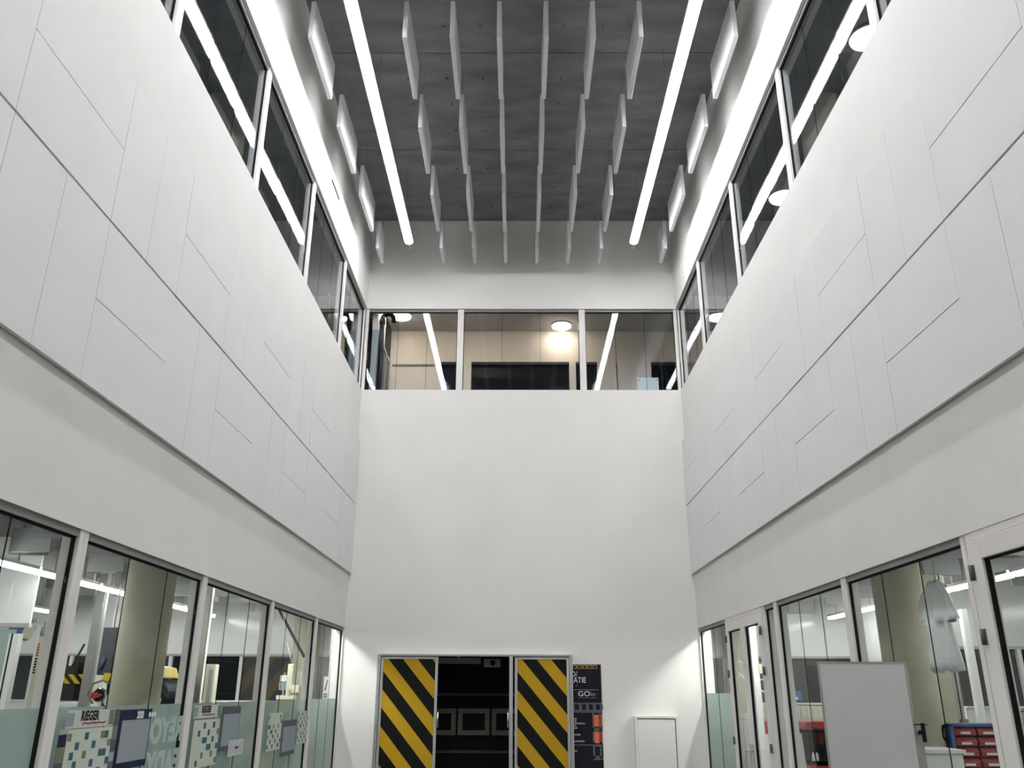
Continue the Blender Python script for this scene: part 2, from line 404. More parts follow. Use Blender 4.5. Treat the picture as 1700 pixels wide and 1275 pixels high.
def leaf_door(idx, y0, y1, nleaf, label, hinge_far, film=None):
    root = sroot('door_%d' % idx, (A, (y0 + y1) / 2, 0), label, 'door')
    fr = MB().box(A + 0.005, A + 0.12, y0, y0 + 0.06, 0, ZL).box(A + 0.005, A + 0.12, y1 - 0.06, y1, 0, ZL).box(A + 0.005, A + 0.12, y0 + 0.06, y1 - 0.06, ZL - 0.05, ZL)
    obj('door_frame', fr, 'frame', root, bevel=0.004)
    w = (y1 - y0 - 0.12) / nleaf
    for i in range(nleaf):
        a, b = y0 + 0.06 + w * i + 0.004, y0 + 0.06 + w * (i + 1) - 0.004
        st = 0.105 if nleaf > 1 else 0.13
        lf = MB(); x0, x1 = A - 0.012, A + 0.06; zt = ZL - 0.058
        lf.box(x0, x1, a, a + st, 0.01, zt).box(x0, x1, b - st, b, 0.01, zt).box(x0, x1, a + st, b - st, zt - 0.13, zt).box(x0, x1, a + st, b - st, 0.01, 0.2)
        L = obj('leaf', lf, 'frame', root, bevel=0.005)
        gk = MB(); t = 0.012
        gk.box(x0 + 0.02, x1 - 0.02, a + st, a + st + t, 0.2, zt - 0.13).box(x0 + 0.02, x1 - 0.02, b - st - t, b - st, 0.2, zt - 0.13).box(x0 + 0.02, x1 - 0.02, a + st, b - st, zt - 0.13 - t, zt - 0.13)
        obj('gasket', gk, 'black', L)
        obj('pane', MB().box(A + 0.02, A + 0.03, a + st + t, b - st - t, 0.2, zt - 0.13 - t), 'glasslow', L)
        if film: obj('frosted_film', MB().box(A + 0.036, A + 0.038, a + st + t, b - st - t, 0.2, film), 'film', L)
        hy = (b if (nleaf == 1 or i == 1) else a) if hinge_far else a
        for zc in ((2.36, 1.95, 0.85, 0.4) if nleaf == 1 else (2.34, 1.86, 0.98, 0.4)):
            hb = MB().tube((A - 0.024, hy, zc - 0.05), (A - 0.024, hy, zc + 0.05), 0.013, n=10).box(A - 0.018, A - 0.010, hy - 0.03, hy + 0.03, zc - 0.05, zc + 0.05)
            obj('hinge', hb, 'hinge', L)
        if nleaf > 1:
            hy = b - 0.05 if i == 0 else a + 0.05; d = -1 if i == 0 else 1
            hm = MB().box(A - 0.02, A - 0.012, hy - 0.02, hy + 0.02, 0.70, 0.98).tube((A - 0.02, hy, 0.90), (A - 0.07, hy, 0.90), 0.011).tube((A - 0.065, hy - 0.01 * d, 0.90), (A - 0.065, hy + 0.14 * d, 0.90), 0.011)
            obj('lever_handle', hm, 'steel', L)
    return root
leaf_door(2, 10.88, 12.84, 2, 'white glazed double door into the right workshop', True, film=None)
leaf_door(3, 3.62, 5.78, 1, 'white glazed door at the right edge with tall hinges', True)
struct('trim_3', MB().box(A + 0.01, A + 0.11, 3.38, 3.62, 0, ZL), 'frame', 'white post beside the near right door', 'trim')

# ------------------------------------------------------------------ striped door unit in the end wall
d1 = sroot('door_1', ((DX0 + DX1) / 2, D, 0), 'aluminium framed door unit with yellow and black striped leaves', 'door')
yf0, yf1 = D - 0.09, D + 0.08
obj('door_frame', MB().box(DX0, DX0 + 0.05, yf0, yf1, 0, DZ).box(DX1 - 0.05, DX1, yf0, yf1, 0, DZ).box(DX0 + 0.05, DX1 - 0.05, yf0, yf1, DZ - 0.035, DZ), 'alu', d1, bevel=0.004)
obj('frame_groove', MB().box(DX0 + 0.02, DX0 + 0.026, yf0 - 0.002, yf0, 0, DZ - 0.012).box(DX1 - 0.026, DX1 - 0.02, yf0 - 0.002, yf0, 0, DZ - 0.012).box(DX0 + 0.02, DX1 - 0.02, yf0 - 0.002, yf0, DZ - 0.017, DZ - 0.011), 'backing', d1)
def striped_leaf(x0, x1, hx, hinges, ybase):
    st = 0.045; z1 = DZ - 0.045
    L = obj('leaf', MB().box(x0, x0 + st, ybase, ybase + 0.05, 0.01, z1).box(x1 - st, x1, ybase, ybase + 0.05, 0.01, z1)
            .box(x0 + st, x1 - st, ybase, ybase + 0.05, z1 - st * 0.8, z1).box(x0 + st, x1 - st, ybase, ybase + 0.05, 0.01, 0.1), 'alu', d1, bevel=0.004)
    obj('striped_panel', MB().box(x0 + st, x1 - st, ybase + 0.012, ybase + 0.04, 0.1, z1 - st * 0.8), 'hazard_a', L, origin=(x0 + st, ybase, 2.12))
    hm = MB()
    hm.tube((hx, ybase - 0.05, 1.06), (hx, ybase - 0.05, 1.30), 0.013).tube((hx, ybase, 1.08), (hx, ybase - 0.05, 1.08), 0.010).tube((hx, ybase, 1.28), (hx, ybase - 0.05, 1.28), 0.010)
    obj('pull_handle', hm, 'chrome', L)
    if hinges:
        for z in (1.88, 1.0, 0.48):
            obj('hinge', MB().tube((x0 - 0.02, ybase - 0.01, z - 0.05), (x0 - 0.02, ybase - 0.01, z + 0.05), 0.012), 'black', L)
striped_leaf(DX0 + 0.055, -1.385, -1.36, False, D - 0.06)
striped_leaf(-0.105, DX1 - 0.055, -0.215, True, D - 0.06)
obj('door_post', MB().box(-0.195, -0.135, yf0, yf1, 0, DZ - 0.035), 'alu', d1, bevel=0.004)

# dark room behind the opening, near-black walls throughout
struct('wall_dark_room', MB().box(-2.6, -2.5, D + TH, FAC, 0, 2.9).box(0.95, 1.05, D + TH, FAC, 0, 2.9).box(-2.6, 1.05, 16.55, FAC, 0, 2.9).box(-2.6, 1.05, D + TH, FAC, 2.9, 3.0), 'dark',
       'room with near-black walls behind the striped doors', 'wall')
for i, (x0, x1, l) in enumerate(((-1.80, -1.186, 'left'), (-1.148, -0.568, 'middle'), (-0.53, 0.05, 'right'))):
    z0, z1, t = 0.865, 1.321, 0.085
    f = thing('wall_frame', ((x0 + x1) / 2, 16.55, z0), 'beige grey square frame on the dark wall inside, %s of three' % l, 'frame', 'square frames in the dark room')
    obj('frame_border', MB().box(x0, x1, 16.50, 16.55, z1 - t, z1).box(x0, x1, 16.50, 16.55, z0, z0 + t).box(x0, x0 + t, 16.50, 16.55, z0 + t, z1 - t).box(x1 - t, x1, 16.50, 16.55, z0 + t, z1 - t), 'interior', f, bevel=0.006)
    obj('frame_back', MB().box(x0 + t, x1 - t, 16.535, 16.55, z0 + t, z1 - t), 'dark', f)
for z, l in ((1.568, 'upper'), (0.60, 'lower')):
    t = thing('rope_rail', (-0.8, 16.53, z), 'thin beige rope rail across the dark wall, %s one' % l, 'rail', 'rope rails')
    m = MB()
    for i in range(46):
        x = -1.75 + i * 0.04; m.bar((x, 16.53, z - 0.008), (x + 0.034, 16.53, z + 0.008), 0.016, 0.016)
    obj('rope', m, 'interior', t); obj('rail_shelf', MB().box(-1.78, 0.1, 16.52, 16.55, z - 0.03, z - 0.02), 'interior', t)
t = thing('ceiling_projector', (-0.5, 15.8, 2.0), 'dark box projector hung above the dark doorway', 'projector')
obj('body', MB().box(-0.66, -0.36, 15.7, 16.0, 2.02, 2.16), 'greymach', t, bevel=0.01)
obj('lens', MB().tube((-0.5, 15.7, 2.09), (-0.5, 15.66, 2.09), 0.045, n=16), 'black', t)
obj('bracket', MB().tube((-0.5, 15.85, 2.16), (-0.5, 15.85, 2.9), 0.02), 'greymach', t)
t = thing('roller_blind', (-1.0, 15.9, 2.1), 'grey rolled blind box under the dark room ceiling', 'blind')
obj('blind_box', MB().box(-1.5, -0.72, 15.9, 16.0, 2.08, 2.18), 'greymach', t); obj('blind_hanger', MB().box(-1.15, -1.1, 15.94, 15.96, 2.18, 2.9), 'greymach', t)

# ------------------------------------------------------------------ upper floor rooms behind the glazing
ZF, ZG = 5.95, 9.0
struct('floor_gallery', MB().box(-6.4, -A - TH, Y0, FAC, ZF - 0.3, ZF).box(A + TH, 6.4, Y0, FAC, ZF - 0.3, ZF).box(-A - TH, A + TH, D + TH, FAC, ZF - 0.3, ZF), 'gwall', 'upper gallery floor behind the sills', 'floor')
struct('ceiling_gallery', MB().box(-6.4, -A - TH, Y0, D + TH, ZG, ZG + 0.3).box(A + TH, 6.4, Y0, D + TH, ZG, ZG + 0.3), 'ceil', 'plain grey gallery ceiling upstairs', 'ceiling')
struct('ceiling_warm_room', MB().box(-6.4, 6.4, D + TH, FAC, ZG, ZG + 0.3), 'galleryceil', 'grey ceiling of the warm lit room behind the end windows', 'ceiling')
struct('wall_gallery_ends', MB().box(-6.4, -A - TH, Y0 - 0.2, Y0, ZF, ZG).box(A + TH, 6.4, Y0 - 0.2, Y0, ZF, ZG).box(-A - TH, -2.82, 16.0, FAC, ZF, ZG), 'gwall', 'grey gallery end walls', 'wall')
def facade_gallery(s, side):
    w = struct('wall_gallery_%s' % side, MB().box(*sorted((s * 6.2, s * 6.4)), Y0, FAC, ZF, ZF + 0.9).box(*sorted((s * 6.2, s * 6.4)), Y0, FAC, 8.3, ZG), 'gwall', 'grey outer gallery wall on the %s with night windows' % side, 'wall')
    y = Y0
    while y < FAC - 0.2:
        y2 = min(y + 2.4, FAC)
        obj('night_pane', MB().box(*sorted((s * 6.3, s * 6.36)), y + 0.06, y2 - 0.06, ZF + 0.9, 8.3), 'night', w)
        obj('post', MB().box(*sorted((s * 6.2, s * 6.36)), y - 0.06, y + 0.06, ZF + 0.9, 8.3), 'gwall', w)
        y = y2
facade_gallery(-1, 'left'); facade_gallery(1, 'right')
# end facade of the warm room
wbr = struct('wall_warm_room', MB().box(-2.82, 6.4, FAC, FAC + 0.2, 8.27, ZG).box(-6.4, -2.82, FAC, FAC + 0.2, ZF, ZG).box(-2.82, 6.4, FAC, FAC + 0.2, ZF, 6.5), 'cream', 'cream wall of the lit room behind the end windows', 'wall')
def wr_piece(name, x0, x1, d, m, z0=6.5, z1=8.27): return obj(name, MB().box(x0, x1, FAC - d, FAC + 0.15, z0, z1), m, wbr)
for x0, x1 in ((-2.82, -1.77), (1.69, 2.06), (2.065, 2.68)):
    wr_piece('door_panel', x0 + 0.004, x1 - 0.004, 0.02, 'cream')
for x0, x1 in ((-1.77, -1.71), (-1.25, -1.06), (1.04, 1.18), (2.69, 2.79), (1.64, 1.69)):
    wr_piece('post', x0, x1, 0.04, 'cream')
for x0, x1 in ((-1.71, -1.25), (-1.06, 1.04), (1.18, 1.64), (2.79, 4.6), (4.7, 6.3)):
    wr_piece('night_pane', x0 + 0.01, x1 - 0.01, -0.06, 'night')
    obj('pane_head', MB().box(x0, x1, FAC - 0.03, FAC + 0.1, 8.215, 8.27), 'backing', wbr)
obj('door_top_rail', MB().box(-2.76, -1.86, FAC - 0.04, FAC - 0.02, 8.17, 8.21), 'interior', wbr)
# left partition of the warm room with dark framed doors
wp = struct('wall_warm_room_partition', MB().box(-2.92, -2.82, D + TH + 0.02, FAC, 8.27, ZG), 'cream', 'cream partition over dark framed doors in the warm room', 'wall')
for y in (15.1, 15.65, 16.2, 16.72):
    obj('partition_post', MB().box(-2.91, -2.80, y - 0.035, y + 0.035, ZF, 8.27), 'greymach', wp)
for a, b, m in ((15.14, 15.61, 'nightgrey'), (15.69, 16.16, 'cream'), (16.24, 16.68, 'cream')):
    obj('partition_leaf', MB().box(-2.89, -2.84, a, b, ZF, 8.2), m, wp)
obj('partition_rail', MB().box(-2.91, -2.80, D + TH + 0.02, FAC, 8.2, 8.27), 'steel', wp)
# black drain pipe in the corner
t = thing('drain_pipe', (-2.72, 15.12, ZF), 'black pipe with a hooked top in the left corner of the end windows', 'pipe')
PX = -2.735
obj('riser', MB().tube((PX, 15.12, ZF), (PX, 15.12, 8.52), 0.05, n=16), 'black', t)
obj('bend', MB().path([(PX, 15.12, 8.5)] + [(PX + 0.11 - 0.11 * math.cos(R(a)), 15.12, 8.52 + 0.11 * math.sin(R(a))) for a in range(0, 181, 30)] + [(PX + 0.22, 15.12, 8.45)], 0.045, n=14), 'black', t)
obj('collar', MB().tube((PX, 15.12, 8.40), (PX, 15.12, 8.50), 0.06, n=16), 'black', t)
# round ceiling lamps upstairs
for (x, y, l) in ((-2.5, 15.96, 'round glowing ceiling lamp at the left in the warm room'), (0.873, 16.45, 'round glowing ceiling lamp near the middle of the warm room'),
                  (-0.83, 15.55, 'round ceiling lamp just showing under the middle window head'),
                  (4.12, 16.0, 'round ceiling lamp beyond the right gallery, nearest the end wall'), (4.13, 11.48, 'round ceiling lamp in the right gallery behind the third window'),
                  (4.13, 8.03, 'round ceiling lamp in the right gallery behind the top window'), (4.13, 4.55, 'round ceiling lamp in the right gallery nearest the viewer')):
    t = thing('round_ceiling_lamp', (x, y, ZG), l, 'lamp', 'round ceiling lamps upstairs')
    obj('lamp_base', MB().tube((x, y, ZG - 0.03), (x, y, ZG), 0.215, n=32), 'white', t)
    obj('lamp_dome', MB().lathe([(0.205, -0.03), (0.20, -0.05), (0.16, -0.07), (0.08, -0.083), (0.01, -0.086)], (x, y, ZG), 32), 'coollamp' if x > 4 else 'roundlamp', t)
# gallery columns
for s, l in ((-1, 'left'), (1, 'right')):
    t = thing('gallery_column', (s * 3.98, 9.3, ZF), 'round concrete column in the %s gallery upstairs' % l, 'column', 'gallery columns')
    obj('shaft', MB().tube((s * 3.98, 9.3, ZF), (s * 3.98, 9.3, ZG), 0.28, n=40), 'column', t)
    obj('base_ring', MB().tube((s * 3.98, 9.3, ZF), (s * 3.98, 9.3, ZF + 0.06), 0.30, n=40), 'gwall', t)
# pale glass board with four fixings
t = thing('glass_board', (2.434, D + 0.26, ZF), 'pale blue glass board with four corner studs in the right end window', 'sign')
obj('sheet', MB().box(2.234, 2.634, D + 0.255, D + 0.265, ZS - 0.1, 7.28), 'glassboard', t)
for x in (2.265, 2.60):
    for z in (7.235, 6.995): obj('stud', MB().tube((x, D + 0.24, z), (x, D + 0.27, z), 0.016, n=14), 'steel', t)
obj('stand', MB().box(2.3, 2.33, D + 0.27, D + 0.3, ZF, 7.0).box(2.54, 2.57, D + 0.27, D + 0.3, ZF, 7.0), 'steel', t)

# ------------------------------------------------------------------ long ceiling lights
for s, side in ((-1, 'left'), (1, 'right')):
    x = s * 2.085; zt = 9.435; y0, y1 = -3.0, 13.72
    t = thing('linear_pendant_light', (x, 5.0, zt), 'long glowing white tube light hung on the %s of the ceiling' % side, 'light', 'long tube lights')
    obj('housing', MB().box(x - 0.082, x + 0.082, y0, y1, zt + 0.002, zt + 0.03).box(x - 0.03, x + 0.03, y0, y1, zt + 0.03, zt + 0.07), 'white', t)
    yy = y1
    while yy > y0 + 0.1:
        ya = max(yy - 1.6, y0)
        poly = [(x + 0.065 * math.cos(a), zt - 0.034 * math.sin(a)) for a in [math.pi * i / 12 for i in range(13)]]
        obj('tube_diffuser', MB().prism(poly, 'y', ya + 0.004, yy - 0.004), 'tube', t)
        yy = ya
    obj('end_cap', MB().box(x - 0.035, x + 0.035, y1, y1 + 0.2, zt - 0.035, zt + 0.055), 'steel', t, bevel=0.006)
    for y in (-2, 1, 4, 7, 10, 13): obj('suspension_wire', MB().tube((x, y, zt + 0.07), (x, y, ZC), 0.003, n=6), 'steel', t)

# ------------------------------------------------------------------ ceiling baffles
BX = [-2.7, -1.5, -0.9, -0.3, 0.3, 0.9, 1.5, 2.7]
rows = [(13.87, 0.58, 'row of short ones against the end wall'), (12.07, 1.19, 'second row from the end wall'), (10.27, 1.19, 'third row from the end wall'),
        (8.47, 1.19, 'fourth row from the end wall'), (6.67, 1.19, 'fifth row at the top edge'), (4.87, 1.19, 'sixth row overhead'), (3.07, 1.19, 'seventh row overhead')]
for y0, ln, rl in rows:
    pm = MB().box(-0.03, 0.03, 0, ln, 0, 0.59).mesh('baffle_board', 'baffle')
    wm = MB().tube((0, 0, 0), (0, 0, ZC - 9.99), 0.003, n=6).mesh('suspension_wire', 'steel')
    for i, x in enumerate(BX):
        t = thing('ceiling_baffle', (x, y0, 9.40), 'white ceiling baffle, %s from left in the %s' % (ORD[i], rl), 'baffle', 'hanging ceiling baffles')
        o = bpy.data.objects.new('board', pm); COL.objects.link(o); o.parent = t
        b = o.modifiers.new('bevel', 'BEVEL'); b.width = 0.004; b.segments = 1
        for f in (0.2, 0.8):
            w = bpy.data.objects.new('suspension_wire', wm); COL.objects.link(w); w.parent = t; w.location = (0, ln * f, 0.59)

# ------------------------------------------------------------------ ground floor workshops
ZW = 3.5
XO = 10.6
def xb(s, a, b): return sorted((s * a, s * b))
for s, side in ((-1, 'left'), (1, 'right')):
    struct('ceiling_workshop_%s' % side, MB().box(*xb(s, A + TH, XO), Y0, FAC, ZW, ZW + 0.3), 'shopceil', 'grey ceiling of the %s workshop' % side, 'ceiling')
    struct('wall_workshop_%s_side' % side, MB().box(*xb(s, XO, XO + 0.2), Y0, FAC, 0, ZW).box(*xb(s, A, XO), Y0 - 0.2, Y0, 0, ZW), 'shopwall', 'white outer wall of the %s workshop' % side, 'wall')
def facade(name, x0, x1, y, label, cols, post='white'):
    w = struct(name, MB().box(x0, x1, y, y + 0.2, 0, 1.43).box(x0, x1, y, y + 0.2, 2.265, ZW), 'shopwall', label, 'wall')
    x = x0
    obj('band_head', MB().box(x0, x1, y - 0.02, y + 0.1, 2.225, 2.265), 'steel', w)
    obj('band_sill', MB().box(x0, x1, y - 0.05, y + 0.02, 1.415, 1.44), 'white', w)
    for i, (a, b, m) in enumerate(cols):
        obj('night_pane', MB().box(a, b, y + 0.06, y + 0.12, 1.44, 2.225), m, w)
        obj('band_post', MB().box(b - 0.01, b + 0.05, y - 0.01, y + 0.14, 1.44, 2.225), post, w)
    return w
facade('wall_workshop_left_end', -XO, -3.0, FAC, 'white end wall of the left workshop with a dark window band',
       [(-XO, -8.6, 'night'), (-8.55, -6.7, 'night'), (-6.65, -5.35, 'night'), (-5.3, -3.95, 'nightgrey'), (-3.9, -3.05, 'nightgrey')])
facade('wall_workshop_right_end', 3.0, 6.4, FAC, 'white end wall of the right workshop with a dark window band',
       [(3.05, 3.85, 'nightgrey'), (3.9, 5.05, 'nightgrey'), (5.1, 6.35, 'nightgrey')])
facade('wall_workshop_right_step', 6.4, XO, 13.0, 'nearer white wall of the right workshop with dark windows',
       [(6.42, 6.62, 'nightgrey'), (6.72, 6.85, 'nightgrey'), (6.95, 7.3, 'nightgrey'), (7.45, 8.8, 'nightgrey'), (8.9, 10.5, 'nightgrey')])
struct('wall_workshop_right_return', MB().box(6.4, 6.6, 13.2, FAC, 0, ZW), 'shopwall', 'white return wall in the right workshop', 'wall')
# concrete columns
for s, side in ((-1, 'left'), (1, 'right')):
    for y, l in ((2.1, 'beside the viewer'), (9.2, 'close behind the glass'), (16.35, 'far back by the end wall')):
        t = thing('concrete_column', (s * 4.0, y, 0), 'round beige concrete column in the %s workshop, %s' % (side, l), 'column', 'workshop columns')
        obj('shaft', MB().tube((s * 4.0, y, 0), (s * 4.0, y, ZW), 0.25 if y < 16 else 0.24, n=40), 'column', t)
        obj('base_ring', MB().tube((s * 4.0, y, 0), (s * 4.0, y, 0.08), 0.27 if y < 16 else 0.26, n=40), 'gwall', t)
# hung panels under the workshop ceilings
tm = MB().box(-0.23, 0.23, -0.02, 0.02, 0, 0.27).mesh('hung_panel', 'tile')
tw = MB().tube((0, 0, 0), (0, 0, 0.2), 0.003, n=6).mesh('hanger', 'steel')
for s, side in ((-1, 'left'), (1, 'right')):
    r = 0; y = 5.2
    while y < FAC - 0.4:
        x = 3.62 + (0.0, 0.42, 0.2, 0.62)[r % 4]
        while x < 10.2:
            skip = (s < 0 and abs(x - 7.12) < 0.4 and abs(y - 15.0) < 0.25) or (s > 0 and y > 12.6 and x > 6.0) or (x < 3.9 and 12.7 < y < 14.8) or (s > 0 and abs(x - 5.2) < 0.5 and abs(y - 11.0) < 0.2) or (s < 0 and abs(x-4.3)<.4 and abs(y-15.2)<.2) or (abs(x - 4.0) < 0.62 and (abs(y - 9.2) < 0.35 or abs(y - 16.35) < 0.35))
            for rx in (5.78, 8.45):
                if abs(x - rx) < 0.27 and any(abs(y - (16.3 - 1.55 * q - d)) < 0.05 for q in range(12) for d in (0.4, 1.15)): skip = True
            if s < 0 and abs(x - 4.58) < 0.28 and abs(y - 12.2) < 0.1: skip = True
            if not skip:
                z = 3.02 + (0.0, 0.07, 0.03, 0.10)[r % 4]
                t = thing('hung_panel', (s * x, y, z), 'grey acoustic panel hung in staggered rows under the %s workshop ceiling' % side, 'ceiling panel', 'hung panels in the %s workshop' % side)
                o = bpy.data.objects.new('board', tm); COL.objects.link(o); o.parent = t
                for dx in (-0.2, 0.2):
                    h = bpy.data.objects.new('hanger', tw); COL.objects.link(h); h.parent = t; h.location = (dx, 0, 0.27); h.scale.z = (ZW - z - 0.27) / 0.2
            x += 0.84
        y += 0.70; r += 1
# linear workshop lamps
for s, side in ((-1, 'left'), (1, 'right')):
    for xr, rl in ((3.56, 'glass-side'), (5.78, 'middle'), (8.45, 'outer')):
        k = 0; y = 16.3 if xr > 4 else 14.55
        while y > (-2 if xr > 4 else 14.0):
            if not (s > 0 and xr > 6.3 and y > 12.8):
                x = s * xr; z = 2.87 if xr < 4 else 2.90
                t = thing('linear_workshop_lamp', (x, y - 0.76, z), 'bright linear lamp in the %s workshop, %s row, %s from the end wall' % (side, rl, ORD[k]) if xr > 4 else 'linear lamp above the last %s workshop window by the end wall' % side, 'lamp', 'linear workshop lamps')
                obj('housing', MB().box(x - 0.05, x + 0.05, y - 1.52, y - 0.03, z + 0.045, z + 0.085), 'white', t)
                obj('diffuser', MB().box(x - 0.045, x + 0.045, y - 1.5, y - 0.05, z, z + 0.045), 'shoplamp' if xr > 4 else 'brightlamp', t)
                obj('rod', MB().tube((x, y - 0.4, z + 0.085), (x, y - 0.4, ZW), 0.006, n=6).tube((x, y - 1.15, z + 0.085), (x, y - 1.15, ZW), 0.006, n=6), 'steel', t)
                k += 1
            y -= 1.55

# ---- left workshop contents
def lift_post(x, y, z1, w, d, label, slot=False, m='liftcream', marks=False):
    t = thing('car_lift_post', (x, y, 0), label, 'car lift')
    obj('upright', MB().box(x - w / 2, x + w / 2, y - d / 2, y + d / 2, 0.03, z1), m, t, bevel=0.012)
    obj('foot_plate', MB().box(x - w, x + w, y - d, y + d, 0, 0.03), 'greymach', t)
    if slot: obj('slot', MB().box(x - w * 0.12, x + w * 0.28, y - d / 2 - 0.004, y - d / 2 + 0.002, 0.5, z1 - 0.08), 'greymach', t)
    if marks:
        k = MB()
        for i in range(5): k.box(x - w / 2 - 0.003, x - w / 2 + 0.03, y - d / 2 - 0.004, y - d / 2, 2.18 - i * 0.035, 2.20 - i * 0.035)
        obj('red_marks', k, 'red', t)
        k = MB()
        for i in range(6): k.box(x - w / 2 - 0.003, x - w / 2 + 0.03, y - d / 2 - 0.004, y - d / 2, 1.99 - i * 0.035, 2.012 - i * 0.035)
        obj('dark_marks', k, 'black', t)
        obj('flange', MB().box(x - w / 2 - 0.04, x - w / 2, y - d / 2, y - d / 2 + 0.06, 0.03, z1 + 0.12), 'white', t)
    return t
t = lift_post(-6.52, 12.0, 2.30, 0.15, 0.16, 'cream car lift post with red marks and a motor head', marks=True)
obj('motor_head', MB().box(-6.56, -6.40, 11.9, 12.1, 2.30, 2.48).tube((-6.42, 11.95, 2.34), (-6.36, 11.95, 2.34), 0.03).tube((-6.42, 11.95, 2.43), (-6.36, 11.95, 2.43), 0.03), 'greymach', t, bevel=0.008)
obj('top_bar', MB().box(-6.70, -6.56, 11.97, 12.03, 2.46, 2.50), 'liftcream', t)
obj('bracket', MB().box(-6.5, -6.4, 11.93, 12.07, 1.40, 1.46), 'olive', t)
t = thing('cable_pulley', (-6.9, 12.0, 2.3), 'blue grey pulley block beside the lift post', 'pulley')
obj('block', MB().prism([(-7.06, 2.28), (-6.84, 2.24), (-6.74, 2.44), (-6.88, 2.54), (-7.04, 2.48)], 'y', 11.93, 12.07), 'bluemach', t, bevel=0.01)
obj('cover', MB().prism([(-6.86, 2.26), (-6.76, 2.26), (-6.71, 2.46), (-6.80, 2.46)], 'y', 11.9, 12.0), 'liftcream', t, bevel=0.01)
obj('arm', MB().tube((-6.98, 12.0, 2.46), (-6.70, 12.0, 2.52), 0.02).tube((-6.95, 12, 2.25), (-6.95, 12, 0), 0.02), 'greymach', t)
t = thing('door_post', (-6.08, 10.5, 0), 'white door post with black edge left of the lift', 'post')
obj('post', MB().box(-6.11, -6.04, 10.45, 10.55, 0, 2.24), 'white', t, bevel=0.006); obj('edge_strip', MB().box(-6.135, -6.11, 10.46, 10.54, 0, 2.24), 'black', t)
obj('trim', MB().box(-6.16, -6.135, 10.46, 10.54, 0, 2.24), 'white', t)
t = thing('roller_screen', (-7.1, 10.55, 2.36), 'large white screen panel hung behind the leftmost window', 'screen')
for i, (a, b) in enumerate(((-6.30, -6.0), (-7.2, -6.31), (-8.2, -7.21))): obj('screen_panel', MB().box(a, b - 0.004, 10.57, 10.60, 2.37, 3.42), 'white', t)
obj('bottom_rail', MB().box(-8.2, -6.0, 10.55, 10.62, 2.32, 2.37), 'steel', t)
obj('hanger', MB().box(-8.0, -7.96, 10.58, 10.6, 3.42, ZW).box(-6.3, -6.26, 10.58, 10.6, 3.42, ZW), 'steel', t)
t = thing('glass_partition', (-7.2, 10.62, 0), 'greenish glass partition under the white screen', 'partition')
obj('pane', MB().box(-8.2, -6.17, 10.60, 10.615, 0.05, 2.3), 'film', t); obj('rail', MB().box(-8.2, -6.17, 10.58, 10.63, 0, 0.05), 'steel', t)
t = thing('steel_stanchion', (-6.1, 12.5, 0), 'grey steel post with bolts left of the white post', 'post')
obj('upright', MB().box(-6.17, -6.04, 12.44, 12.56, 0, ZW), 'steel', t, bevel=0.005)
obj('bolt_strip', MB().box(-6.04, -6.02, 12.45, 12.5, 0.5, 3.0), 'greymach', t)
bl = MB()
for z in (1.5, 1.75, 2.0, 2.25, 2.5, 2.75): bl.tube((-6.06, 12.42, z), (-6.06, 12.44, z), 0.014, n=8)
obj('bolt', bl, 'greymach', t)
t = thing('square_pillar', (-7.1, 15.0, 0), 'bright white pillar behind the dark hanging case', 'pillar')
obj('shaft', MB().box(-7.24, -7.0, 14.88, 15.12, 0, ZW), 'white', t, bevel=0.01); obj('plinth', MB().box(-7.29, -6.95, 14.83, 15.17, 0, 0.12), 'greymach', t)
t = thing('wall_case', (-5.65, 12.0, 1.8), 'dark hanging case with a blue grip in front of the pillar', 'case')
obj('case_body', MB().box(-5.75, -5.56, 11.95, 12.15, 1.80, 2.42), 'postergrey', t, bevel=0.012)
obj('blue_grip', MB().tube((-5.70, 11.93, 1.86), (-5.66, 11.93, 2.02), 0.022), 'bluemach', t)
obj('hanger', MB().tube((-5.65, 12.05, 2.42), (-5.65, 12.05, ZW), 0.01), 'steel', t)
t = thing('hose_reel', (-5.21, 11.0, 0), 'round red and black reel on a cream stand', 'reel')
obj('rim', MB().lathe([(0.075, -0.02), (0.085, -0.01), (0.085, 0.01), (0.075, 0.02)], (-5.21, 11.0, 1.55), 28, 'y'), 'chrome', t)
obj('face', MB().tube((-5.21, 10.975, 1.55), (-5.21, 10.98, 1.55), 0.072, n=28), 'black', t)
obj('red_wedge', MB().prism([(-5.30, 1.575), (-5.30, 1.515), (-5.245, 1.505), (-5.15, 1.55), (-5.245, 1.585)], 'y', 10.955, 10.973), 'red', t)
obj('stand', MB().tube((-5.19, 11.0, 0.03), (-5.19, 11.0, 1.47), 0.02).box(-5.35, -5.05, 10.85, 11.15, 0, 0.03), 'liftcream', t)
obj('hose', MB().path([(-5.30, 11.05, 1.45), (-5.38, 11.05, 1.55), (-5.34, 11.05, 1.68), (-5.22, 11.05, 1.72), (-5.12, 11.05, 1.68), (-5.10, 11.05, 1.5)], 0.012), 'olive', t)
t = thing('lift_arm', (-7.0, 14.0, 0), 'dark lift arm with yellow and black stripes', 'lift arm')
obj('striped_beam', MB().box(-7.30, -6.85, 13.9, 14.1, 1.70, 1.84), 'hazard_b', t, origin=(-7.3, 13.9, 1.7))
obj('carriage', MB().box(-7.34, -6.88, 13.92, 14.1, 1.46, 1.70).box(-7.3, -6.9, 13.95, 14.1, 1.84, 1.97), 'black', t, bevel=0.02)
obj('column_base', MB().box(-7.25, -6.95, 13.95, 14.1, 0, 1.46), 'greymach', t); obj('lever', MB().tube((-7.12, 13.98, 1.95), (-6.98, 13.98, 2.30), 0.016), 'black', t)
t = thing('tool_cabinet', (-7.0, 13.6, 0), 'pale grey workshop cabinet below the striped lift arm', 'cabinet')
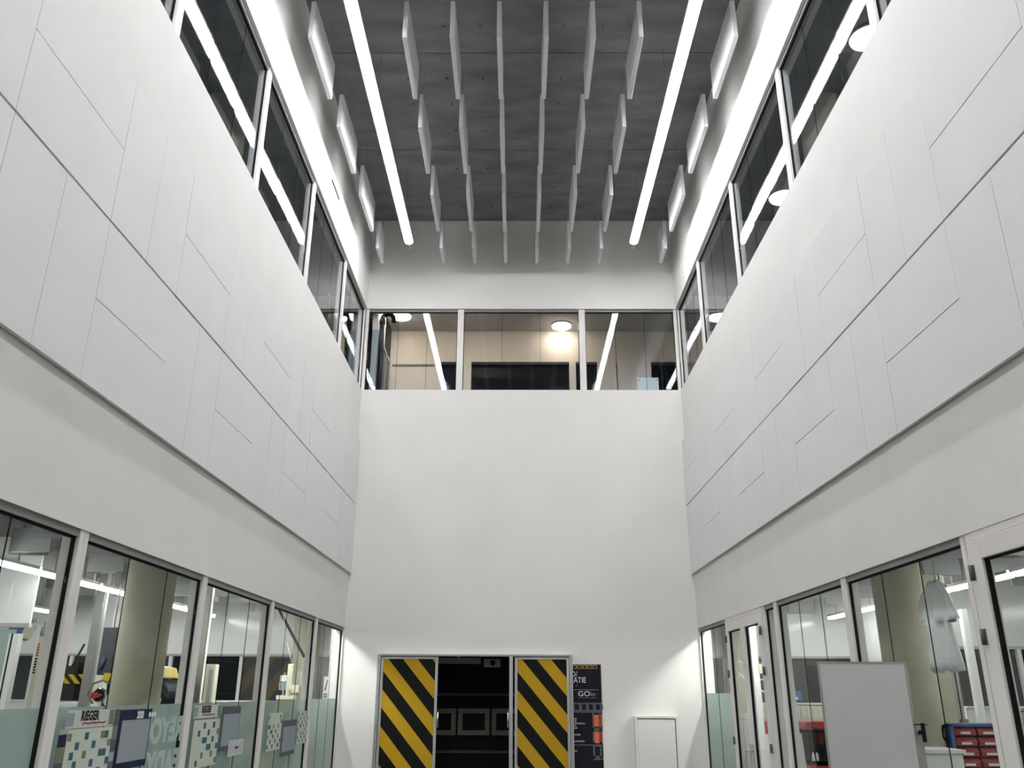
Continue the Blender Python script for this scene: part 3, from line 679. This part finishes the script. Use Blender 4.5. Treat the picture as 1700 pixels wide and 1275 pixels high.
obj('body', MB().box(-7.2, -6.6, 13.4, 13.8, 0.05, 1.44), 'white', t, bevel=0.01); obj('plinth', MB().box(-7.18, -6.62, 13.42, 13.78, 0, 0.05), 'black', t)
obj('door', MB().box(-7.18, -6.91, 13.385, 13.4, 0.1, 1.40), 'white', t); obj('door', MB().box(-6.89, -6.62, 13.385, 13.4, 0.1, 1.40), 'white', t)
# racing car, mostly behind the column
t = thing('racing_car', (-5.25, 12.2, 0), 'yellow and navy racing car raised behind the left column', 'car')
body = [(-5.50, 1.42), (-4.80, 1.42), (-4.66, 1.50), (-4.66, 1.60), (-4.74, 1.72), (-5.05, 1.80), (-5.25, 1.86), (-5.40, 1.88), (-5.50, 1.78)]
obj('body_shell', MB().prism(body, 'y', 11.75, 12.4), 'navy', t, bevel=0.04)
obj('yellow_hood', MB().prism([(-5.36, 1.865), (-4.78, 1.76), (-4.84, 1.90), (-5.32, 1.985)], 'y', 11.74, 12.41), 'yellow', t, bevel=0.015)
obj('yellow_stripe', MB().prism([(-5.55, 1.72), (-5.45, 1.72), (-5.42, 1.82), (-5.52, 1.82)], 'y', 11.70, 11.76), 'yellow', t)
obj('side_window', MB().prism([(-5.45, 1.66), (-5.2, 1.66), (-5.22, 1.78), (-5.43, 1.78)], 'y', 11.735, 11.75), 'night', t)
for x in (-4.79, -5.38):
    for y, q in ((11.74, -1), (12.4, 1)):
        w = obj('wheel', MB().lathe([(0.07, -0.07), (0.13, -0.07), (0.145, -0.04), (0.145, 0.04), (0.13, 0.07), (0.07, 0.07)], (x, y, 1.48), 28, 'y'), 'black', t)
        obj('rim', MB().lathe([(0.065, -0.075), (0.085, -0.08), (0.09, -0.06)], (x, y, 1.48), 24, 'y'), 'chrome', w)
obj('trestle', MB().box(-5.45, -5.35, 11.9, 12.3, 0, 1.42).box(-5.1, -5.0, 11.9, 12.3, 0, 1.42), 'greymach', t)
t = thing('pull_cord', (-4.55, 12.6, 1.9), 'thin hanging cord with a red ball grip', 'cord')
obj('cord', MB().tube((-4.58, 12.2, 1.93), (-4.58, 12.2, ZW), 0.006, n=6), 'greymach', t)
obj('ball_grip', MB().lathe([(0.005, -0.035), (0.028, -0.02), (0.034, 0), (0.028, 0.02), (0.005, 0.035)], (-4.58, 12.2, 1.90), 16), 'red', t)
t = thing('cable_duct', (-4.72, 13.0, 0), 'slim grey cable duct right of the left column', 'duct')
obj('duct', MB().box(-4.76, -4.68, 12.95, 13.05, 0, ZW), 'steel', t); obj('cover', MB().box(-4.685, -4.665, 12.96, 13.04, 0, ZW), 'white', t)
lift_post(-4.89, 14.0, 2.0, 0.16, 0.16, 'cream car lift post with a dark slot before the night window', slot=True)
t = thing('work_bench', (-4.6, 15.0, 0), 'white topped bench under the dark window in the left workshop', 'bench')
obj('bench_top', MB().box(-5.6, -4.1, 14.7, 15.3, 1.40, 1.45), 'white', t, bevel=0.008)
for x in (-5.5, -4.2):
    for y in (14.78, 15.22): obj('leg', MB().box(x - 0.03, x + 0.03, y - 0.03, y + 0.03, 0, 1.40), 'steel', t)
t = lift_post(-3.90, 15.0, 2.04, 0.09, 0.1, 'slim cream machine post by the far left column')
obj('motor_unit', MB().box(-3.88, -3.72, 14.9, 15.06, 1.58, 1.70).tube((-3.86, 14.88, 1.64), (-3.86, 14.9, 1.64), 0.04), 'liftcream', t, bevel=0.012)
obj('table', MB().box(-4.07, -3.74, 14.85, 15.15, 1.47, 1.54), 'liftcream', t, bevel=0.01)
obj('column_rods', MB().tube((-3.78, 15.0, 1.54), (-3.76, 15.0, 1.95), 0.012).tube((-3.74, 15.0, 1.54), (-3.72, 15.0, 1.92), 0.012), 'steel', t)
t = thing('notice_sheet', (-4.0, 15.05, 1.54), 'small pale notice sheet beside the slim machine post', 'notice')
obj('sheet', MB().box(-4.08, -3.945, 15.05, 15.06, 1.76, 1.86), 'print_white', t); obj('sheet', MB().box(-4.09, -3.95, 15.05, 15.06, 1.62, 1.75), 'papergrey', t)
obj('holder', MB().box(-4.03, -4.0, 15.06, 15.07, 1.545, 1.9), 'steel', t)
t = thing('exhaust_boom', (-4.0, 15.2, 2.0), 'dark slanting boom under the left workshop ceiling', 'boom')
obj('boom_arm', MB().bar((-4.32, 15.2, 3.05), (-3.74, 15.2, 2.16), 0.05, 0.04), 'black', t)
obj('ceiling_mount', MB().box(-4.38, -4.26, 15.14, 15.26, 3.0, ZW), 'greymach', t)
obj('wire', MB().path([(-4.2, 15.15, 3.05), (-4.05, 15.15, 2.4), (-3.92, 15.1, 2.05)], 0.006, 6), 'print_white', t)
t = thing('paper_sign', (-3.45, 15.6, 0), 'white paper sign with dark print in the last left window', 'sign')
obj('sheet', MB().box(-3.46, -3.30, 15.60, 15.62, 1.44, 1.85), 'print_white', t)
obj('print', MB().prism([(-3.44, 1.62), (-3.41, 1.62), (-3.385, 1.76), (-3.36, 1.62), (-3.33, 1.62), (-3.37, 1.80), (-3.40, 1.80)], 'y', 15.597, 15.60).box(-3.44, -3.32, 15.597, 15.60, 1.50, 1.53).box(-3.44, -3.34, 15.597, 15.60, 1.54, 1.57), 'postergrey', t)
obj('stand', MB().box(-3.39, -3.37, 15.62, 15.64, 0, 1.8), 'steel', t)
t = thing('tyre_trolley', (-3.5, 13.6, 0), 'blue grey trolley with a dark tyre low in the last left window', 'trolley')
obj('tray', MB().box(-3.75, -3.3, 13.3, 13.9, 0.9, 1.05), 'greymach', t, bevel=0.02)
obj('tyre', MB().lathe([(0.06, -0.08), (0.15, -0.09), (0.19, -0.05), (0.19, 0.05), (0.15, 0.09), (0.06, 0.08)], (-3.42, 13.2, 1.02), 28, 'y'), 'black', t)
obj('leg', MB().box(-3.72, -3.68, 13.35, 13.4, 0, 0.9).box(-3.37, -3.33, 13.35, 13.4, 0, 0.9), 'steel', t)

# ---- posters and lettering on the left workshop glass
XG = -A - 0.018
def on_glass(y0, y1, z0, z1, depth=0.0): return MB().box(XG - 0.002 + depth, XG + 0.001 + depth, y0, y1, z0, z1)
def checker_poster(y0, y1, z0, z1, label, seed, banner=True):
    rnd = random.Random(seed)
    t = thing('checker_poster', (XG, (y0 + y1) / 2, z0), label, 'poster', 'checker posters on the glass')
    obj('sheet', on_glass(y0, y1, z0, z1), 'paper', t)
    a, b = MB(), MB(); w = (y1 - y0) / 11.0
    nz = int((z1 - z0) / w)
    for r in range(nz):
        for c in range(11):
            if ((c + 2 * r) % 4 == 0 and rnd.random() < 0.85) or ((c + 2 * r) % 4 == 1 and rnd.random() < 0.10):
                q = a if rnd.random() < 0.7 else b
                zc = z1 - (r + 0.8) * w
                if zc - w * 0.4 < z0: continue
                q.box(XG + 0.001, XG + 0.002, y0 + c * w + 0.003, y0 + c * w + w * 0.97, zc - w * 0.40, zc + w * 0.40)
    tag(obj('teal_squares', a, 'teal', t), kind='stuff'); tag(obj('olive_squares', b, 'oliveprint', t), kind='stuff')
    return t
def banner(y0, y1, label):
    t = thing('banner_poster', (XG, (y0 + y1) / 2, 1.37), label, 'poster', 'banners on the glass')
    obj('sheet', on_glass(y0, y1, 1.362, 1.475), 'paper', t)
    n = text_mb('RIEGER', 0.085, 0.0022, (XG, y0 + 0.19, 1.41), (0, 1, 0), (0, 0, 1), squash=0.95, bold=0.004); obj('lettering', n, 'posterblack', t)
    k = MB()
    for i in range(7): k.bar((XG + 0.0025, y0 + 0.22 + i * 0.05, 1.385 + 0.004 * (i % 2)), (XG + 0.0025, y0 + 0.27 + i * 0.05, 1.395 - 0.006 * (i % 2)), 0.001, 0.01)
    obj('red_script', k, 'print_red', t)
    k = MB().box(XG + 0.001, XG + 0.0015, y0, y0 + 0.10, 1.375, 1.46); obj('blue_picture', k, 'papergrey', t)
    k = MB().box(XG + 0.001, XG + 0.0015, y1 - 0.07, y1, 1.37, 1.47); obj('olive_picture', k, 'oliveprint', t)
    return t
def picture_border(y0, y1, z0, z1, label, seed):
    rnd = random.Random(seed)
    t = thing('picture_strip', (XG, y0, z0), label, 'picture strip', 'picture strips on the glass')
    z = z0; k = 0
    while z < z1:
        h = rnd.uniform(0.05, 0.09); obj('picture', on_glass(y0, y1, z, min(z + h, z1)), rnd.choice(['greymach', 'oliveprint', 'postergrey', 'papergrey', 'navy', 'postergrey']), t); z += h + 0.004
def calendar(y0, y1, z0, z1, label, head='navy', text=True):
    t = thing('calendar_poster', (XG, (y0 + y1) / 2, z0), label, 'calendar', 'calendars on the glass')
    obj('backing', on_glass(y0, y1, z0, z1), head, t)
    obj('table', on_glass(y0 + 0.05, y1 - 0.02, z0 + 0.05, z1 - 0.075, 0.0015), 'papergrey', t)
    k = MB(); n = 15; w = (y1 - y0 - 0.09) / n
    for i in range(n): k.box(XG + 0.0027, XG + 0.003, y0 + 0.06 + i * w, y0 + 0.06 + i * w + w * 0.25, z0 + 0.06, z1 - 0.09)
    obj('column_lines', k, 'greymach' if head == 'navy' else 'papergrey', t)
    if text:
        obj('year_lettering', text_mb('2020', 0.07, 0.0022, (XG, y0 + 0.30, z1 - 0.064), (0, 1, 0), (0, 0, 1), squash=0.85, bold=0.004), 'print_white', t)
        k = MB()
        for i in range(3): k.tube((XG + 0.001, y0 + 0.54 + i * 0.05, z1 - 0.045), (XG + 0.003, y0 + 0.54 + i * 0.05, z1 - 0.045), 0.021, n=14)
        obj('round_marks', k, 'print_white', t)
    return t
banner(5.92, 6.60, 'pale RIEGER banner above the nearest checker poster')
checker_poster(5.97, 6.62, 0.55, 1.355, 'pale poster with scattered teal squares, nearest one in the left windows', 1)
picture_border(5.86, 5.96, 0.55, 1.36, 'column of small pictures left of the nearest checker poster', 3)
picture_border(6.63, 6.70, 0.55, 1.47, 'column of small pictures between checker poster and navy calendar', 4)
calendar(6.71, 7.29, 1.045, 1.465, 'navy 2020 year calendar with a grey table')
L = thing('vinyl_lettering', (XG, 7.75, 1.1), 'milky mirrored lettering on the frosted glass beside the navy calendar', 'lettering')
obj('lettering', text_mb('REYOU', 0.26, 0.004, (XG - 0.004, 8.0, 1.205), (0, 1, 0), (0, 0, 1), mirror=True, squash=1.04, bold=0.014), 'letter', L)
obj('lettering', text_mb('EADY', 0.26, 0.004, (XG - 0.004, 8.0, 0.945), (0, 1, 0), (0, 0, 1), mirror=True, squash=1.04, bold=0.014), 'letter', L)
banner(8.24, 8.95, 'pale RIEGER banner in the middle left window')
checker_poster(8.27, 8.98, 0.93, 1.345, 'pale poster with scattered teal squares under the second banner', 2)
calendar(9.03, 9.62, 1.03, 1.455, 'grey year calendar in the middle left window', 'postergrey', False)
t = thing('white_label', (XG, 9.58, 0.97), 'white framed paper label on the middle left window', 'label')
obj('sheet', on_glass(9.34, 9.82, 0.97, 1.12, 0.003), 'print_white', t)
k = MB()
for i in range(4):
    a, b, c, d = 9.37 + i * 0.045, 9.79 - i * 0.045, 0.982 + i * 0.016, 1.108 - i * 0.016
    for q in ((a, b, c, c + 0.004), (a, b, d - 0.004, d), (a, a + 0.012, c, d), (b - 0.012, b, c, d)): k.box(XG + 0.0042, XG + 0.005, *q)
k.box(XG + 0.0042, XG + 0.005, 9.54, 9.64, 1.03, 1.06)
obj('frame_lines', k, 'postergrey', t)
checker_poster(10.74, 11.34, 0.93, 1.35, 'pale poster with scattered teal squares in the fourth left window, nearer of two', 5)
calendar(11.40, 12.10, 0.83, 1.25, 'grey year calendar between two far checker posters', 'postergrey', False)
checker_poster(12.19, 12.72, 0.93, 1.345, 'pale poster with scattered teal squares, farthest one near the end wall', 6)

# ---- right workshop contents
def tshirt():
    t = thing('white_tshirt', (3.32, 6.95, 1.77), 'white shirt hanging inside the right workshop window', 'shirt')
    half = [(0.07, 2.44), (0.16, 2.42), (0.27, 2.36), (0.36, 2.17), (0.29, 2.13), (0.235, 2.2), (0.225, 2.0), (0.23, 1.765)]
    import bmesh
    # strips between left and right outline give a subdividable cloth surface
    zs = [2.445, 2.43, 2.40, 2.37, 2.33, 2.28, 2.23, 2.18, 2.14, 2.135, 2.08, 2.0, 1.92, 1.84, 1.765]
    def hw(z):
        if z > 2.43: return 0.09
        if z > 2.36: return 0.11 + (2.43 - z) / 0.07 * 0.12
        if z > 2.138: return 0.24 + (2.36 - z) / 0.22 * 0.15
        return 0.235 + (2.13 - z) * 0.08
    mb = MB(); n = 14; yc = 6.95
    for z in zs:
        w = hw(z)
        for i in range(n + 1):
            u = -1 + 2 * i / n
            fold = 0.018 * math.sin(u * 9 + z * 6) + 0.012 * math.sin(u * 17 - z * 11)
            belly = 0.06 * math.sqrt(max(0, 1 - u * u)) * (0.5 + 0.5 * (2.5 - z))
            mb.v.append((3.30 + fold - belly * 0.6, yc + u * w * 0.87, z - (0.02 * (1 - abs(u)) if z > 2.43 else 0) - (0.01 * math.sin(u * 7) if z < 1.8 else 0)))
    for r in range(len(zs) - 1):
        for i in range(n):
            a = r * (n + 1) + i; mb.smooth.add(len(mb.f)); mb.f.append((a, a + 1, a + n + 2, a + n + 1))
    o = obj('cloth', mb, 'cloth', t)
    sd = o.modifiers.new('thickness', 'SOLIDIFY'); sd.thickness = 0.03
    obj('hanger', MB().path([(3.33, 6.80, 2.40), (3.33, 6.95, 2.47), (3.33, 7.10, 2.40)], 0.008).tube((3.33, 6.95, 2.47), (3.33, 6.95, ZW), 0.004, n=6), 'steel', t)
tshirt()
t = thing('service_post', (5.28, 11.0, 0), 'beige service post with cables behind the white shirt', 'post')
obj('upright', MB().box(5.10, 5.26, 10.92, 11.08, 0, ZW), 'column', t); obj('conduit', MB().box(5.27, 5.31, 10.95, 11.05, 1.2, ZW), 'steel', t); obj('conduit', MB().box(5.33, 5.36, 10.95, 11.05, 1.2, ZW), 'steel', t)
obj('socket', MB().box(5.29, 5.37, 10.9, 10.95, 1.22, 1.32), 'olive', t, bevel=0.01)
t = thing('white_window_post', (6.1, 12.0, 0), 'slim white post before the dark right windows', 'post')
obj('upright', MB().box(6.04, 6.13, 11.95, 12.05, 0, 2.7), 'white', t, bevel=0.01); obj('foot', MB().box(5.95, 6.2, 11.85, 12.15, 0, 0.03), 'steel', t)
# blue rack with red bins
t = thing('bin_rack', (4.45, 9.0, 0), 'blue rack of dark red storage bins in the right workshop', 'rack')
obj('rack_frame', MB().box(4.20, 4.24, 8.95, 9.2, 0, 1.32).box(4.92, 4.96, 8.95, 9.2, 0, 1.32).box(4.24, 4.92, 9.14, 9.18, 0.2, 1.32).box(4.20, 4.96, 8.95, 9.2, 1.30, 1.33), 'bluemach', t, bevel=0.004)
obj('rack_handle', MB().path([(4.20, 9.0, 1.30), (4.15, 9.0, 1.30), (4.14, 9.0, 1.20), (4.20, 9.0, 1.16)], 0.012), 'black', t)
for r in range(7):
    for c in range(3):
        x0 = 4.25 + c * 0.225; z0 = 1.22 - r * 0.095
        mm = 'darkred' if r < 4 else 'navy'
        b = obj('bin', MB().prism([(8.96, z0), (9.13, z0), (9.13, z0 + 0.08), (8.99, z0 + 0.08), (8.96, z0 + 0.045)], 'x', x0, x0 + 0.205), mm, t, bevel=0.003)
        obj('label_card', MB().box(x0 + 0.05, x0 + 0.15, 8.955, 8.96, z0 + 0.012, z0 + 0.034), 'print_white', b)
t = thing('white_cabinet', (3.6, 8.0, 0), 'low white cabinet under the right concrete column', 'cabinet')
obj('body', MB().box(3.42, 3.78, 7.9, 8.3, 0, 1.12), 'white', t, bevel=0.01); obj('top', MB().box(3.40, 3.80, 7.88, 8.32, 1.12, 1.15), 'white', t)
t = thing('blue_bench', (5.6, 10.0, 0), 'blue fronted bench at the right edge', 'bench')
obj('bench_top', MB().box(5.36, 6.4, 9.8, 10.3, 1.08, 1.12), 'liftcream', t); obj('bench_front', MB().box(5.38, 6.38, 9.82, 9.86, 1.12, 1.24), 'bluemach', t)
obj('drawer_unit', MB().box(5.4, 6.3, 9.85, 10.25, 0.05, 1.08), 'olive', t); obj('drawer', MB().box(5.42, 6.2, 9.83, 9.85, 0.95, 1.05), 'bluemach', t)
t = thing('wall_picture', (6.6, 12.97, 1.2), 'dark framed picture under the right windows', 'picture')
obj('frame', MB().box(7.12, 7.26, 12.95, 13.0, 1.02, 1.38), 'postergrey', t); obj('print', MB().box(7.13, 7.25, 12.94, 12.95, 1.20, 1.36).box(7.13, 7.25, 12.94, 12.95, 1.04, 1.18), 'greymach', t)
t = thing('radiator_cover', (5.0, 16.6, 0), 'beige ribbed panel under the dark right window', 'radiator')
obj('body', MB().box(4.2, 6.3, 16.6, 16.75, 0.05, 1.38), 'liftcream', t)
for i in range(20): obj('rib', MB().box(4.22 + i * 0.104, 4.30 + i * 0.104, 16.585, 16.6, 0.1, 1.36), 'liftcream', t)
obj('foot', MB().box(4.3, 4.4, 16.6, 16.7, 0, 0.05).box(6.0, 6.1, 16.6, 16.7, 0, 0.05), 'steel', t)
t = thing('blue_flag_stand', (4.85, 16.0, 0), 'blue panel with a white square on a blue strip', 'stand')
obj('panel', MB().box(4.79, 5.0, 15.98, 16.0, 1.48, 1.64), 'bluemach', t); obj('white_square', MB().box(4.89, 4.93, 15.97, 15.98, 1.50, 1.545), 'print_white', t)
obj('strip', MB().box(4.81, 4.85, 15.98, 16.0, 0, 1.48), 'bluemach', t)
t = thing('plan_sheet', (4.74, 16.05, 0), 'pale plan sheet left of the blue strip', 'sheet')
obj('sheet', MB().box(4.60, 4.80, 16.04, 16.05, 1.18, 1.46), 'print_white', t)
k = MB().bar((4.63, 16.035, 1.42), (4.78, 16.035, 1.28), 0.004, 0.01).bar((4.63, 16.035, 1.36), (4.78, 16.035, 1.24), 0.004, 0.01); obj('drawn_lines', k, 'papergrey', t)
obj('easel', MB().box(4.66, 4.68, 16.05, 16.07, 0, 1.46).box(4.74, 4.76, 16.05, 16.07, 0, 1.46), 'steel', t)
t = thing('red_crate_stack', (4.27, 15.6, 0), 'stack of red crates seen through the right double door', 'crates')
for i in range(3): obj('crate', MB().box(4.08, 4.26, 15.4, 15.7, 0.96 + i * 0.068, 1.02 + i * 0.068), 'red', t, bevel=0.006)
obj('crate_stand', MB().box(4.06, 4.28, 15.38, 15.72, 0, 0.955), 'white', t)
t = thing('olive_armchair', (3.6, 12.5, 0), 'olive upholstered chair behind the right sidelight', 'chair')
obj('backrest', MB().box(3.55, 3.88, 12.75, 12.85, 0.85, 1.26), 'olive', t, bevel=0.04); obj('seat', MB().box(3.55, 3.88, 12.45, 12.8, 0.78, 0.92), 'olive', t, bevel=0.04)
for x in (3.58, 3.85):
    for y in (12.5, 12.8): obj('leg', MB().tube((x, y, 0), (x, y, 0.8), 0.018), 'steel', t)
t = thing('red_tool_trolley', (3.9, 12.0, 0), 'red topped tool trolley with a dark body in the right workshop', 'trolley')
obj('body', MB().box(3.68, 4.12, 11.7, 12.1, 0.72, 1.16), 'black', t, bevel=0.02)
obj('top_tray', MB().box(3.66, 4.14, 11.68, 12.12, 1.16, 1.26), 'red', t, bevel=0.02)
obj('lower_cabinet', MB().box(3.68, 4.12, 11.7, 12.1, 0.10, 0.80), 'red', t, bevel=0.01)
obj('chrome_handle', MB().bar((3.70, 11.67, 1.235), (3.82, 11.67, 1.19), 0.01, 0.02), 'chrome', t)
for x in (3.72, 4.08): obj('caster', MB().tube((x, 11.75, 0.05), (x + 0.03, 11.75, 0.05), 0.05, n=16).tube((x, 12.05, 0.05), (x + 0.03, 12.05, 0.05), 0.05, n=16), 'black', t)
bt = MB()
for i in range(2): obj('spray_cone', MB().lathe([(0.022, 0), (0.018, 0.06), (0.006, 0.10)], (3.70 + i * 0.05, 11.66, 0.80), 14), 'print_white', t)
t = thing('grey_leaning_panel', (3.55, 11.2, 0), 'pale grey panel leaning in front of the red trolley', 'panel')
obj('panel', MB().prism([(3.30, 0.0), (3.50, 0.0), (3.44, 1.14), (3.30, 1.14)], 'y', 11.2, 11.23), 'white', t); obj('foot', MB().box(3.28, 3.52, 11.15, 11.28, 0, 0.02), 'steel', t)
t = thing('metal_cabinet', (3.6, 15.0, 0), 'pale green metal cabinet behind the right double door', 'cabinet')
obj('body', MB().box(3.35, 3.95, 14.9, 15.3, 0.05, 1.27), 'tile', t, bevel=0.01); obj('plinth', MB().box(3.37, 3.93, 14.92, 15.28, 0, 0.05), 'black', t)
obj('door', MB().box(3.37, 3.64, 14.885, 14.9, 0.1, 1.24), 'tile', t); obj('door', MB().box(3.66, 3.93, 14.885, 14.9, 0.1, 1.24), 'tile', t)
t = thing('white_service_pole', (3.80, 14.4, 0), 'white pole with a beige plate behind the double door', 'pole')
obj('pole', MB().box(3.75, 3.85, 14.35, 14.45, 0, ZW), 'white', t); obj('plate', MB().box(3.83, 3.89, 14.32, 14.35, 1.90, 2.05), 'liftcream', t); obj('bracket', MB().box(3.85, 3.93, 14.37, 14.4, 1.8, 1.82), 'white', t)
t = thing('slanting_hose', (4.2, 15.5, 0), 'white slanting hose before the dark right window', 'hose')
obj('hose', MB().path([(3.75, 15.5, 1.97), (4.02, 15.5, 1.72), (4.35, 15.5, 1.55), (4.5, 15.5, 1.2), (4.5, 15.5, 0)], 0.016), 'print_white', t); obj('upper_loop', MB().path([(3.72, 15.5, 2.06), (3.80, 15.5, 2.13), (3.88, 15.5, 2.10)], 0.016), 'print_white', t)

# ------------------------------------------------------------------ things in the hall
# flip board near the right glazing
bx0, bx1, by = 2.225, 2.865, 6.70
t = thing('flip_board', (2.55, by, 0), 'grey white flip board on a stand before the right glazing', 'board')
obj('board', MB().box(bx0, bx1, by, by + 0.02, 0.85, 1.815), 'board', t)
obj('board_frame', MB().box(bx0 - 0.008, bx1 + 0.008, by - 0.004, by + 0.024, 1.815, 1.828).box(bx0 - 0.008, bx0, by - 0.004, by + 0.024, 0.84, 1.815).box(bx1, bx1 + 0.008, by - 0.004, by + 0.024, 0.84, 1.815).box(bx0 - 0.008, bx1 + 0.008, by - 0.004, by + 0.024, 0.83, 0.85), 'steel', t)
obj('side_rail', MB().box(bx1 + 0.008, bx1 + 0.035, by + 0.03, by + 0.055, 1.33, 1.80).box(bx1 + 0.02, bx1 + 0.075, by + 0.03, by + 0.06, 0.06, 1.33).box(bx0 + 0.02, bx0 + 0.06, by + 0.03, by + 0.06, 0.06, 1.5), 'steel', t)
kn = MB().tube((bx1 + 0.055, by - 0.03, 1.335), (bx1 + 0.055, by + 0.03, 1.335), 0.016).box(bx1 + 0.042, bx1 + 0.068, by - 0.045, by - 0.025, 1.27, 1.40).box(bx1, bx1 + 0.10, by - 0.02, by, 1.385, 1.392)
obj('clamp_knob', kn, 'black', t, bevel=0.004)
obj('foot', MB().box(bx1 + 0.02, bx1 + 0.075, by - 0.3, by + 0.35, 0.06, 0.10).box(bx0 + 0.02, bx0 + 0.075, by - 0.3, by + 0.35, 0.06, 0.10), 'steel', t)
for x in (bx0 + 0.045, bx1 + 0.045):
    for y in (by - 0.27, by + 0.32): obj('caster', MB().tube((x - 0.012, y, 0.03), (x + 0.012, y, 0.03), 0.03, n=16), 'black', t)
# white wall box
t = thing('wall_cabinet', (2.2, D - 0.1, 0.2), 'white framed wall cabinet to the right of the striped doors', 'cabinet')
cx0, cx1, cz0, cz1, cy = 1.85, 2.55, 0.25, 1.25, D - 0.14
obj('body', MB().box(cx0 + 0.01, cx1 - 0.01, cy + 0.02, D, cz0 + 0.01, cz1 - 0.01), 'backing', t)
obj('shell', MB().box(cx0, cx0 + 0.01, cy + 0.02, D, cz0, cz1).box(cx1 - 0.01, cx1, cy + 0.02, D, cz0, cz1).box(cx0 + 0.01, cx1 - 0.01, cy + 0.02, D, cz1 - 0.01, cz1).box(cx0 + 0.01, cx1 - 0.01, cy + 0.02, D, cz0, cz0 + 0.01), 'frame', t)
fw_ = 0.038
obj('frame', MB().box(cx0, cx0 + fw_, cy, cy + 0.02, cz0, cz1).box(cx1 - fw_, cx1, cy, cy + 0.02, cz0, cz1).box(cx0 + fw_, cx1 - fw_, cy, cy + 0.02, cz1 - fw_, cz1).box(cx0 + fw_, cx1 - fw_, cy, cy + 0.02, cz0, cz0 + fw_), 'frame', t, bevel=0.003)
obj('door', MB().box(cx0 + fw_ + 0.004, cx1 - fw_ - 0.014, cy + 0.010, cy + 0.02, cz0 + fw_ + 0.006, cz1 - fw_ - 0.014), 'frame', t)
# black poster beside the door
px0, px1, pz0, pz1, py = 0.62, 1.335, 0.05, 2.045, D - 0.012
t = thing('black_poster', (1.1, py, pz0), 'tall black poster with lettering and orange blocks beside the striped doors', 'poster')
obj('sheet', MB().box(px0, px1, py, D - 0.001, pz0, pz1), 'posterblack', t)
def ptext(body, size, x, z, m, squash=1.0, name='lettering'): obj(name, text_mb(body, size, 0.002, (x, py, z), (1, 0, 0), (0, 0, 1), squash=squash), m, t)
k = MB()
for i in range(5):
    x = 0.86 + i * 0.085
    for q in ((x, x + 0.075, 2.02, 2.04), (x, x + 0.075, 1.975, 1.985), (x, x + 0.015, 1.985, 2.02), (x + 0.06, x + 0.075, 1.985, 2.02)): k.box(q[0], q[1], py - 0.002, py, q[2], q[3])
obj('gold_print', k, 'gold', t)
ptext('INFO/', 0.125, 0.665, 1.85, 'print_white', 0.85); ptext('LOCATIE', 0.125, 0.665, 1.755, 'print_white', 0.83)
ptext('<', 0.08, 0.90, 1.68, 'print_red')
obj('rule', MB().box(0.86, 1.28, py - 0.002, py, 1.642, 1.648), 'papergrey', t)
ptext('GO', 0.115, 0.94, 1.545, 'print_white', 1.15); ptext('flex', 0.10, 1.12, 1.55, 'papergrey', 0.75); ptext('=', 0.06, 1.235, 1.555, 'print_red')
obj('small_rule', MB().box(0.95, 1.25, py - 0.002, py, 1.517, 1.521), 'papergrey', t)
k = MB().box(0.86, 1.33, py - 0.002, py, 1.29, 1.335).box(0.86, 1.33, py - 0.002, py, 1.42, 1.445)
for i in range(5): k.box(0.84 + i * 0.115, 0.89 + i * 0.115, py - 0.002, py, 1.335, 1.42)
k.box(1.17, 1.20, py - 0.002, py, 0.85, 1.29).box(1.285, 1.31, py - 0.002, py, 0.85, 1.29).box(1.17, 1.33, py - 0.002, py, 1.01, 1.06)
k.box(1.17, 1.33, py - 0.002, py, 0.78, 0.81).box(1.17, 1.20, py - 0.002, py, 0.6, 0.78).box(1.28, 1.31, py - 0.002, py, 0.6, 0.78).box(1.17, 1.33, py - 0.002, py, 0.58, 0.64).box(0.86, 1.17, py - 0.002, py, 0.795, 0.81)
obj('rack_print', k, 'postergrey', t)
k = MB().box(1.20, 1.278, py - 0.002, py, 1.08, 1.26).box(1.316, 1.334, py - 0.002, py, 1.08, 1.26).box(1.20, 1.278, py - 0.002, py, 0.83, 1.0).box(1.316, 1.334, py - 0.002, py, 0.83, 1.0)
obj('orange_blocks', k, 'orange', t)
for z, s_, x in ((1.185, 'ADVISEUR', 0.78), (1.15, 'MEDEWERKER', 0.72), (1.115, 'TECHNICIAN', 0.87), (1.08, 'INSTALLER', 0.76), (1.045, 'MONTEUR', 0.78), (0.945, 'PLANNER', 0.84), (0.845, 'ALLE MONTEUR', 0.82), (0.70, 'EXTRA', 0.82)):
    ptext(s_, 0.035, x, z, 'print_white', 0.85)
